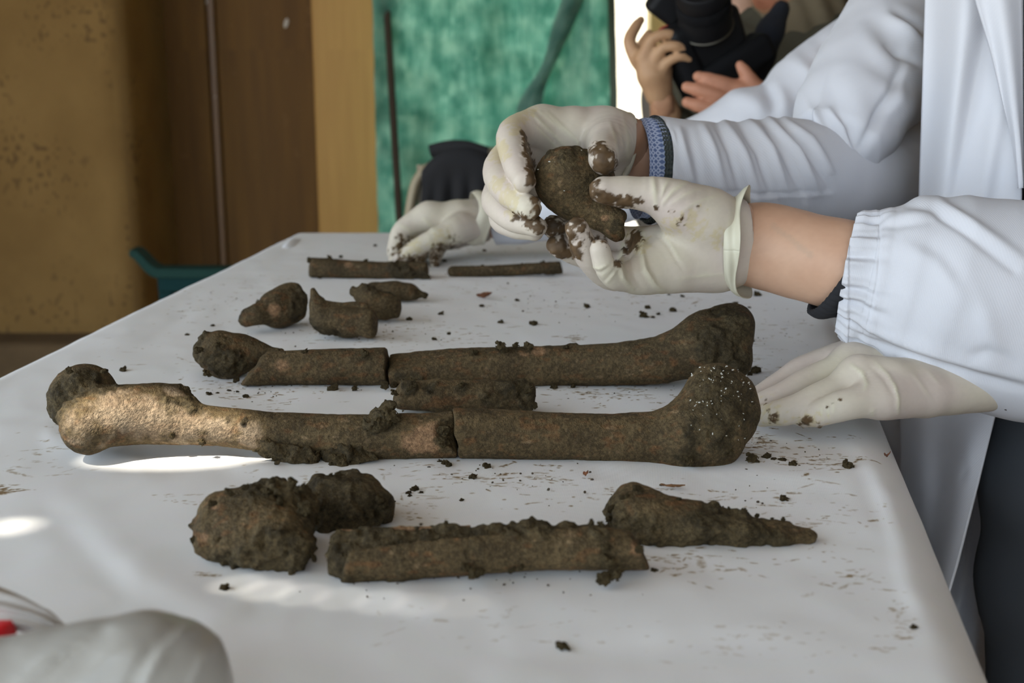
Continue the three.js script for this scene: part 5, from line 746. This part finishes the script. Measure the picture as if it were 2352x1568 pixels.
  const shoulders = solid(bumped(union(0.04, chain([S([0.575, 1.10, -0.98], 0.085), S([0.60, 1.13, -0.8], 0.10), S([0.60, 1.10, -0.62], 0.085)], 0.03), chain([S([0.68, 1.05, -0.8], 0.16), S([0.82, 0.90, -0.82], 0.19), S([0.84, 0.50, -0.82], 0.2)], 0.04), chain([S([0.57, 1.13, -0.62], 0.075), S([0.50, 0.94, -0.60], 0.065), S([0.46, 0.885, -0.70], 0.055)], 0.02)), (x, y, z) => 0.006 * fbm(x * 14, y * 10, z * 14, 3), 0.02), 0.009, null, 2); uvMetres(shoulders);
  const leftSleeve = loft([{ p: mix3(wristL, elbowL, 0.42), r: 0.040 }, { p: mix3(wristL, elbowL, 0.6), r: 0.050 }, { p: mix3(wristL, elbowL, 0.85), r: 0.058 }, { p: elbowL, r: 0.064 }, { p: mix3(elbowL, j.shoulderL, 0.3), r: 0.066 }, { p: mix3(elbowL, j.shoulderL, 0.7), r: 0.072 }, { p: j.shoulderL, r: 0.076 }], { nu: 70, nv: 60, caps: false, push: (u, a, p) => 0.003 * fbm(p.x * 30, p.y * 30, p.z * 30, 2) });
  const coat = part('lab_coat', mergeGeometries([sleeve, leftSleeve, shoulders]), coatMat, B);
  part('coat_front', panel, coatMat, coat); part('lapel', lapel, coatMat, coat); part('coat_tail', tail, coatMat, coat);
}
// ------------------------------------------------------------------ the photographer and the camera
{
  const P = thing('person', 'photographer in dark olive jacket gripping a black camera beyond the white sleeves', 'person');
  const hr = { palm: [[[1512, 215, 31, 1.80], [1498, 170, 36, 1.79], [1482, 135, 26, 1.785]], [[1515, 200, 30, 1.80], [1512, 155, 30, 1.79], [1506, 132, 24, 1.785]], [[1510, 185, 28, 1.80], [1518, 165, 22, 1.79]], [[1500, 180, 28, 1.80], [1478, 150, 22, 1.80]]],
    fingers: [[[1466, 138, 20, 1.80], [1446, 95, 15, 1.80], [1460, 62, 13, 1.805], [1472, 46, 10, 1.81]], [[1484, 124, 18, 1.778], [1498, 90, 13.5, 1.768], [1532, 79, 12.5, 1.764], [1558, 86, 10.5, 1.768]], [[1504, 138, 17, 1.776], [1524, 110, 13, 1.763], [1552, 106, 12, 1.758], [1574, 116, 10, 1.763]], [[1516, 164, 16, 1.780], [1537, 140, 12, 1.768], [1562, 130, 11, 1.762], [1582, 137, 9, 1.766]], [[1490, 175, 22, 1.83], [1470, 140, 17, 1.85], [1475, 105, 14, 1.86], [1490, 80, 12, 1.86]]], k: 0.005, kf: 0.0008 };
  const hl = { palm: [[[1790, 262, 36, 1.74], [1735, 235, 42, 1.735], [1705, 215, 30, 1.73]], [[1780, 275, 34, 1.74], [1720, 255, 36, 1.735], [1680, 255, 26, 1.73]]],
    fingers: [[[1708, 212, 24, 1.73], [1668, 196, 19, 1.722], [1632, 184, 16.5, 1.72], [1604, 176, 13, 1.722]], [[1696, 236, 24, 1.73], [1650, 222, 19, 1.72], [1608, 208, 16.5, 1.718], [1578, 200, 13, 1.722]], [[1684, 262, 23, 1.73], [1644, 252, 18, 1.722], [1606, 243, 16, 1.72], [1578, 235, 12.5, 1.722]], [[1676, 285, 20, 1.73], [1640, 284, 16, 1.725], [1612, 282, 14, 1.722], [1592, 278, 11, 1.724]], [[1752, 222, 26, 1.73], [1728, 190, 18, 1.722], [1710, 164, 15, 1.72], [1700, 150, 11, 1.72]]] };
  const j = { head: at(1822, -132, 1.98), neck: at(1880, 10, 2.04), face: [-0.75, -0.35, 0.55], shoulderR: at(1660, 190, 2.12), shoulderL: at(2010, 180, 1.98), elbowR: at(1560, 440, 1.93), elbowL: at(1950, 420, 1.80), wristR: at(1520, 235, 1.80), wristL: at(1800, 275, 1.74), hipL: at(2020, 720, 2.1), hipR: at(1800, 720, 2.2), kneeL: [0.52, 0.47, -1.98], kneeR: [0.30, 0.47, -2.1], ankleL: [0.56, 0.07, -2.3], ankleR: [0.36, 0.07, -2.4] };
  const sk = [0.42, 0.215, 0.12], tan = [0.45, 0.26, 0.14];
  const G = figure(j, { skin: sk, girth: 0.85, hands: [{ f: handShape(hr), skin: tan }, { f: handShape(hl), skin: [0.50, 0.225, 0.135] }], arms: [{ f: chain(stations([[1512, 205, 29, 1.80], [1530, 262, 31, 1.82], [1550, 330, 38, 1.86]]), 0.01), skin: tan }] });
  part('body', G.geo, skinMat, P); hairMesh(P, G.H, [0.06, 0.04, 0.022], 0.05);
  const jm = std({ color: rgb(0.062, 0.055, 0.034), roughness: 0.95, bumpMap: weaveTex, bumpScale: 0.0002 }), S = (p, r) => ({ p, r });
  const shC = mix3(j.shoulderL, j.shoulderR, 0.5), hipC = mix3(j.hipL, j.hipR, 0.5), V = (p, q, t) => mix3(p, q, t);
  garment('jacket', P, union(0.03, chain([S(j.shoulderL, 0.085), S(shC, 0.105), S(j.shoulderR, 0.085)], 0.02), chain([S(V(shC, j.shoulderL, 0.4), 0.12), S(V(hipC, j.hipL, 0.5), 0.145)]), chain([S(V(shC, j.shoulderR, 0.4), 0.12), S(V(hipC, j.hipR, 0.5), 0.145)]), chain([S(j.shoulderR, 0.07), S(j.elbowR, 0.055), S(at(1545, 300, 1.85), 0.036)]), chain([S(j.shoulderL, 0.07), S(j.elbowL, 0.06), S(at(1830, 300, 1.75), 0.045)])), 0.007, jm, (x, y, z) => 0.006 * fbm(x * 30, y * 22, z * 30, 3) + 0.003 * Math.sin(y * 110 + x * 40 + 4 * vn(x * 12, y * 12, z * 12)), 0.018);
  garment('shirt_collar', P, keep(chain([S(at(1862, 70, 2.0), 0.076), S(at(1835, 15, 2.02), 0.072)]), plane(at(1800, -5, 1.95), [-0.3, 1, 0.25])), 0.006, std({ color: rgb(0.16, 0.125, 0.075), roughness: 0.95 }), (x, y, z) => 0.003 * Math.sin(x * 160 + y * 60), 0.01);
  garment('scarf', P, union(0.012, chain(stations([[1795, 20, 20, 1.86], [1770, 70, 30, 1.86], [1745, 130, 34, 1.87], [1720, 190, 30, 1.87]]), 0.01), chain(stations([[1985, 10, 34, 1.96], [1960, 55, 30, 1.92], [1890, 120, 24, 1.88]]), 0.01)), 0.005, std({ color: rgb(0.013, 0.015, 0.022), roughness: 0.95 }));
  for (const s of ['L', 'R']) { garment('trouser_leg', P, chain([S(j['hip' + s], 0.11), S(j['knee' + s], 0.085), S([j['ankle' + s][0], 0.12, j['ankle' + s][2]], 0.065)], 0.02), 0.014, std({ color: rgb(0.04, 0.045, 0.06) })); garment('shoe', P, keep(chain([S([j['ankle' + s][0], 0.055, j['ankle' + s][2]], 0.05), S([j['ankle' + s][0] - 0.12, 0.045, j['ankle' + s][2] + 0.1], 0.04)]), plane([0, 0.004, 0], [0, -1, 0]), 0.004), 0.008, std({ color: rgb(0.03, 0.03, 0.03) })); }
  // camera
  const cam = thing('camera', 'black camera with a stubby lens, battery grip and neck strap in the photographer\'s hands', 'camera'), black = phys({ color: rgb(0.007, 0.007, 0.008), roughness: 0.6, specularIntensity: 0.5 }), rubber = phys({ color: rgb(0.006, 0.006, 0.007), roughness: 0.9, specularIntensity: 0.4 });
  const o = at(1650, 105, 1.80), place = (g, px, py, d, rz = 0.52, rx = 0.2, ry = 0.25) => { g.rotateY(ry); g.rotateX(rx); g.rotateZ(rz); const p = at(px, py, d); g.translate(p[0] - o[0], p[1] - o[1], p[2] - o[2]); return g; };
  cam.position.set(...o);
  part('body', place(new RoundedBoxGeometry(0.112, 0.080, 0.055, 4, 0.012), 1618, 98, 1.80, 0.36), black, cam);
  part('battery_grip', place(new RoundedBoxGeometry(0.125, 0.044, 0.052, 4, 0.013), 1682, 152, 1.795), rubber, cam);
  part('hand_grip', place(new RoundedBoxGeometry(0.034, 0.105, 0.062, 4, 0.014), 1580, 168, 1.80), rubber, cam);
  const tube = (pts, px, py, d) => { const g = new THREE.LatheGeometry(pts.map(([r, y]) => new THREE.Vector2(r, y)), 48); g.rotateX(0.75); g.rotateZ(0.30); const p = at(px, py, d); g.translate(p[0] - o[0], p[1] - o[1], p[2] - o[2]); return g; };
  part('lens_barrel', tube([[0, 0], [0.036, 0], [0.038, 0.004], [0.038, 0.03], [0.035, 0.032], [0.035, 0.052], [0.037, 0.054], [0.037, 0.075], [0.033, 0.078], [0.031, 0.074], [0, 0.070]], 1622, 60, 1.775), black, cam);
  part('lens_ring', tube([[0.0355, 0.034], [0.0385, 0.035], [0.0385, 0.049], [0.0355, 0.050]], 1622, 60, 1.775), rubber, cam);
  part('lens_cap_edge', tube([[0.0372, 0.0005], [0.0392, 0.001], [0.0392, 0.0022], [0.0372, 0.0028]], 1622, 60, 1.775), std({ color: rgb(0.10, 0.09, 0.07), metalness: 0.6, roughness: 0.4 }), cam);
  part('flash_head', place(new RoundedBoxGeometry(0.052, 0.05, 0.04, 4, 0.01), 1535, 8, 1.80, -0.62, 0.1, 0.2), black, cam);
  const ring = new THREE.TorusGeometry(0.016, 0.0022, 8, 24, 2.2); ring.rotateZ(0.6); { const p = at(1534, 88, 1.80); ring.translate(p[0] - o[0], p[1] - o[1], p[2] - o[2]); } part('dial_ring', ring, std({ color: rgb(0.35, 0.02, 0.02), roughness: 0.5 }), cam);
  const sc = new THREE.CatmullRomCurve3([[1708, 232, 1.84], [1770, 190, 1.83], [1850, 138, 1.83], [1920, 82, 1.86], [1985, 20, 1.93], [2010, -40, 2.0]].map(([x, y, d]) => new THREE.Vector3(...at(x, y, d)).sub(new THREE.Vector3(...o))));
  part('neck_strap', sheet((u, v) => { const p = sc.getPoint(u); return [p.x + (v - 0.5) * 0.012, p.y + (v - 0.5) * 0.034, p.z + 0.004 * Math.sin(v * PI)]; }, 40, 8, 0.002), std({ color: rgb(0.012, 0.012, 0.013), roughness: 0.8 }), cam);
}
{                                                                            // someone behind the photographer, only a cheek and some hair in view
  const Q = thing('person', 'fair-haired bystander glimpsed behind the black camera', 'person'), b = at(1700, -30, 2.75), h = (x, y, z) => [b[0] + x, b[1] + y, b[2] + z], flat = (x, y, z) => [b[0] + x, y, b[2] + z];
  const j = { head: h(0, 0, 0), neck: h(0.05, -0.15, -0.03), face: [-0.6, -0.2, 0.75], shoulderL: h(0.24, -0.24, 0.02), shoulderR: h(-0.12, -0.24, -0.14), elbowL: h(0.28, -0.5, 0.04), elbowR: h(-0.16, -0.5, -0.16), wristL: h(0.2, -0.62, 0.15), wristR: h(-0.1, -0.64, 0.0), hipL: flat(0.16, 0.72, -0.02), hipR: flat(-0.04, 0.72, -0.12), kneeL: flat(0.16, 0.42, 0.06), kneeR: flat(-0.08, 0.42, -0.05), ankleL: flat(0.18, 0.08, -0.02), ankleR: flat(-0.04, 0.08, -0.12) };
  const G = figure(j, { skin: [0.62, 0.38, 0.27], girth: 0.85 }); part('body', G.geo, skinMat, Q); hairMesh(Q, G.H, [0.34, 0.22, 0.11], 0.1);
  const S = (p, r) => ({ p, r }), V = mix3, m = std({ color: rgb(0.20, 0.17, 0.14) });
  garment('jumper', Q, union(0.03, chain([S(j.shoulderL, 0.075), S(V(j.shoulderL, j.shoulderR, 0.5), 0.09), S(j.shoulderR, 0.075)]), chain([S(V(j.shoulderL, j.shoulderR, 0.35), 0.12), S(V(j.hipL, j.hipR, 0.35), 0.14)]), chain([S(V(j.shoulderL, j.shoulderR, 0.65), 0.12), S(V(j.hipL, j.hipR, 0.65), 0.14)]), chain([S(j.shoulderL, 0.065), S(j.elbowL, 0.055), S(j.wristL, 0.045)]), chain([S(j.shoulderR, 0.065), S(j.elbowR, 0.055), S(j.wristR, 0.045)])), 0.012, m);
  for (const s of ['L', 'R']) garment('trouser_leg', Q, chain([S(j['hip' + s], 0.11), S(j['knee' + s], 0.08), S([j['ankle' + s][0], 0.1, j['ankle' + s][2]], 0.06)], 0.02), 0.014, std({ color: rgb(0.05, 0.05, 0.06) }));
}
// ------------------------------------------------------------------ chair with a dark jacket over its back
{
  const d = 2.42, c = thing('chair', 'beige framed chair in front of the green net, dark jacket over its back', 'chair'), o = at(1070, 480, d); c.position.set(o[0], 0, o[2]);
  const rel = (px, py, dd = d) => { const p = at(px, py, dd); return new THREE.Vector3(p[0] - o[0], p[1], p[2] - o[2]); };
  const pale = std({ color: rgb(0.36, 0.30, 0.20), roughness: 0.45 });
  const lf = rel(938, 560), rt = rel(1206, 560), cur = new THREE.CatmullRomCurve3([new THREE.Vector3(lf.x - 0.005, 0.44, lf.z), lf, rel(944, 470), rel(962, 408), rel(1004, 374), rel(1066, 358), rel(1130, 350), rel(1172, 362), rel(1200, 410), rel(1206, 470), rt, new THREE.Vector3(rt.x + 0.005, 0.44, rt.z)]);
  const sh = new THREE.Shape(); sh.absellipse(0, 0, 0.016, 0.010, 0, 2 * PI);
  part('back_frame', new THREE.ExtrudeGeometry(sh, { steps: 90, extrudePath: cur, bevelEnabled: false, curveSegments: 16 }), pale, c);
  part('back_panel', sheet((u, v) => { const p = mix3([rel(956, 500).x, rel(956, 500).y, rel(956, 500).z - 0.006], [rel(1196, 375).x, rel(1196, 375).y, rel(1196, 375).z - 0.006], 0); return [mix(rel(958, 500).x, rel(1192, 500).x, v), mix(rel(1, 560).y, rel(1, 378).y, u), rel(1070, 460).z - 0.012 - 0.02 * Math.sin(v * PI)]; }, 20, 24, 0.006), std({ color: rgb(0.30, 0.25, 0.17), roughness: 0.5 }), c);
  part('seat', box(0.27, 0.03, 0.36, 0, 0.43, 0.17, 0.012), pale, c);
  for (const x of [-0.115, 0.115]) for (const z of [0.0, 0.32]) { const g = new THREE.CylinderGeometry(0.011, 0.010, 0.42, 14); g.translate(x, 0.21, z); part('leg', g, pale, c); }
  const jk = thing('jacket', 'near-black jacket hung over the beige chair back', 'jacket'); jk.position.set(o[0], 0, o[2]);
  const topY = rel(1, 336).y, xl = rel(972, 1).x, xr = rel(1136, 1).x, z0 = rel(1070, 420).z, R = 0.026;
  part('cloth', sheet((u, v) => {
    const L = 0.34, a = (u - 0.55) * L * 2, w = 1 + 0.05 * Math.sin(u * 9), x = mix(xl, xr, v), q = Math.abs(a) < R * PI / 2 ? a / R : Math.sign(a) * PI / 2, rest = Math.max(0, Math.abs(a) - R * PI / 2), drop = 0.035 * Math.pow(Math.abs(v - 0.56) * 2, 2.2);
    const fold = (0.006 * Math.sin(v * 26 + rest * 6) + 0.008 * vn(v * 5, rest * 8, 2)) * sstep(0, 0.1, rest);
    return [x + (v - 0.5) * rest * 0.12, topY - drop - R * (1 - Math.cos(q)) - rest * w, z0 - R * Math.sin(q) + 0.002 - Math.sign(a) * fold];
  }, 90, 60, 0.006), std({ color: rgb(0.016, 0.016, 0.018), roughness: 0.95 }), jk);
  const cl = new THREE.TubeGeometry(new THREE.CatmullRomCurve3([[0.1, 0.004], [0.35, 0.012], [0.6, 0.012], [0.9, 0.0]].map(([t, y]) => new THREE.Vector3(mix(xl, xr, t), topY + y - 0.012, z0))), 24, 0.013, 10, false); part('collar', cl, std({ color: rgb(0.02, 0.02, 0.022), roughness: 0.95 }), jk);
}
// ------------------------------------------------------------------ teal metal bench with an upturned end
{
  const d = 2.75, b = thing('bench', 'teal painted metal bench with an upturned end in front of the dark door', 'bench'), o = at(352, 622, d); b.position.set(o[0], 0, o[2]);
  const k = d / F, top = o[1], s = new THREE.Shape(), teal = phys({ color: rgb(0.007, 0.036, 0.030), roughness: 0.7, specularIntensity: 0.35 }), dk = phys({ color: rgb(0.004, 0.028, 0.030), roughness: 0.8, specularIntensity: 0.3 });
  const P = [[-46, 44], [-30, 26], [-12, 6], [4, -1], [40, -2], [420, -2]], th = 15;
  s.moveTo(P[0][0] * k, (P[0][1] + 0) * k); s.absarc((P[0][0] + 4) * k, (P[0][1] - 4) * k, 8 * k, PI * 0.75, PI * 1.5, false);
  s.lineTo(-26 * k, 12 * k); s.quadraticCurveTo(-8 * k, -12 * k, 8 * k, -14 * k); s.lineTo(420 * k, -14 * k); s.lineTo(420 * k, 2 * k); s.lineTo(14 * k, 2 * k); s.quadraticCurveTo(-4 * k, 6 * k, -20 * k, 28 * k); s.lineTo(-36 * k, 44 * k); s.closePath();
  const g = new THREE.ExtrudeGeometry(s, { depth: 0.05, bevelEnabled: true, bevelSize: 0.003, bevelThickness: 0.003, bevelSegments: 3, curveSegments: 14 }); g.translate(0, top, -0.05); part('seat', g, teal, b);
  part('front_rail', box(410 * k, 36 * k, 0.018, 212 * k, top - 32 * k, -0.012, 0.003), dk, b);
  for (const x of [20, 390]) for (const z of [-0.03]) part('leg', box(0.03, top - 16 * k, 0.03, x * k, (top - 16 * k) / 2, z, 0.003), dk, b);
}
// ------------------------------------------------------------------ in the near left corner: plastic bag, its twisted tail, a red cap
{
  const bag = thing('plastic_bag', 'crumpled grey translucent plastic bag in the near left corner', 'bag');
  const f = union(0.012, chain([st(-60, 1602, 104, 0.43), st(150, 1584, 108, 0.43), st(320, 1548, 106, 0.43), st(400, 1560, 92, 0.435), st(425, 1585, 74, 0.44)], 0.02), chain([st(-100, 1680, 200, 0.43), st(300, 1680, 150, 0.43)]));
  const fo = folds([[2.2, 14, [330, 1568], [370, 1500], [440, 1440]], [-1.6, 12, [300, 1560], [345, 1490], [410, 1430]], [1.2, 14, [40, 1560], [120, 1500], [200, 1460]], [-1.2, 12, [80, 1568], [160, 1500], [240, 1450]], [1.4, 12, [440, 1568], [470, 1510], [500, 1470]], [1.2, 16, [180, 1568], [240, 1510], [300, 1470]]]);
  const g = solid(bumped(keep(f, plane([0, TABLE + 0.001, 0], [0, -1, 0]), 0.004), (x, y, z) => { const [X, Y] = proj(x, y, z); return fo(X, Y) + 0.0012 * fbm(x * 40, y * 40, z * 40, 3); }, 0.008), 0.0016);
  part('film', g, phys({ color: rgb(0.47, 0.45, 0.41), roughness: 0.38, transmission: 0.25, thickness: 0 }), bag);
  part('twisted_tail', loft([st(140, 1452, 14, 0.475), st(90, 1425, 26, 0.475), st(20, 1402, 36, 0.475), st(-60, 1380, 44, 0.475)], { nu: 40, nv: 40, push: (u, a) => 0.0012 * Math.sin(a * 7 + u * 5) }), phys({ color: rgb(0.62, 0.58, 0.54), roughness: 0.4, transmission: 0.2, thickness: 0 }), bag);
  const cap = thing('bottle_cap', 'bright red plastic cap at the left edge beside the bag', 'cap'), p = at(-6, 1458, 0.47); cap.position.set(...p);
  const cg = new THREE.LatheGeometry([[0, 0.011], [0.0055, 0.0108], [0.0066, 0.0095], [0.0068, 0.0], [0.0062, -0.001], [0, -0.001]].map(([x, y]) => new THREE.Vector2(x, y)), 32); cg.translate(0, -0.005, 0); part('cap', cg, std({ color: rgb(0.72, 0.012, 0.02), roughness: 0.4 }), cap);
  const stem = new THREE.CylinderGeometry(0.0052, 0.0052, Math.max(0.004, p[1] - 0.006 - TABLE), 20); stem.translate(0, -0.006 - (p[1] - 0.006 - TABLE) / 2, 0); part('tube', stem, std({ color: rgb(0.6, 0.58, 0.55), roughness: 0.4 }), cap);
}
renderer.render(scene, camera);
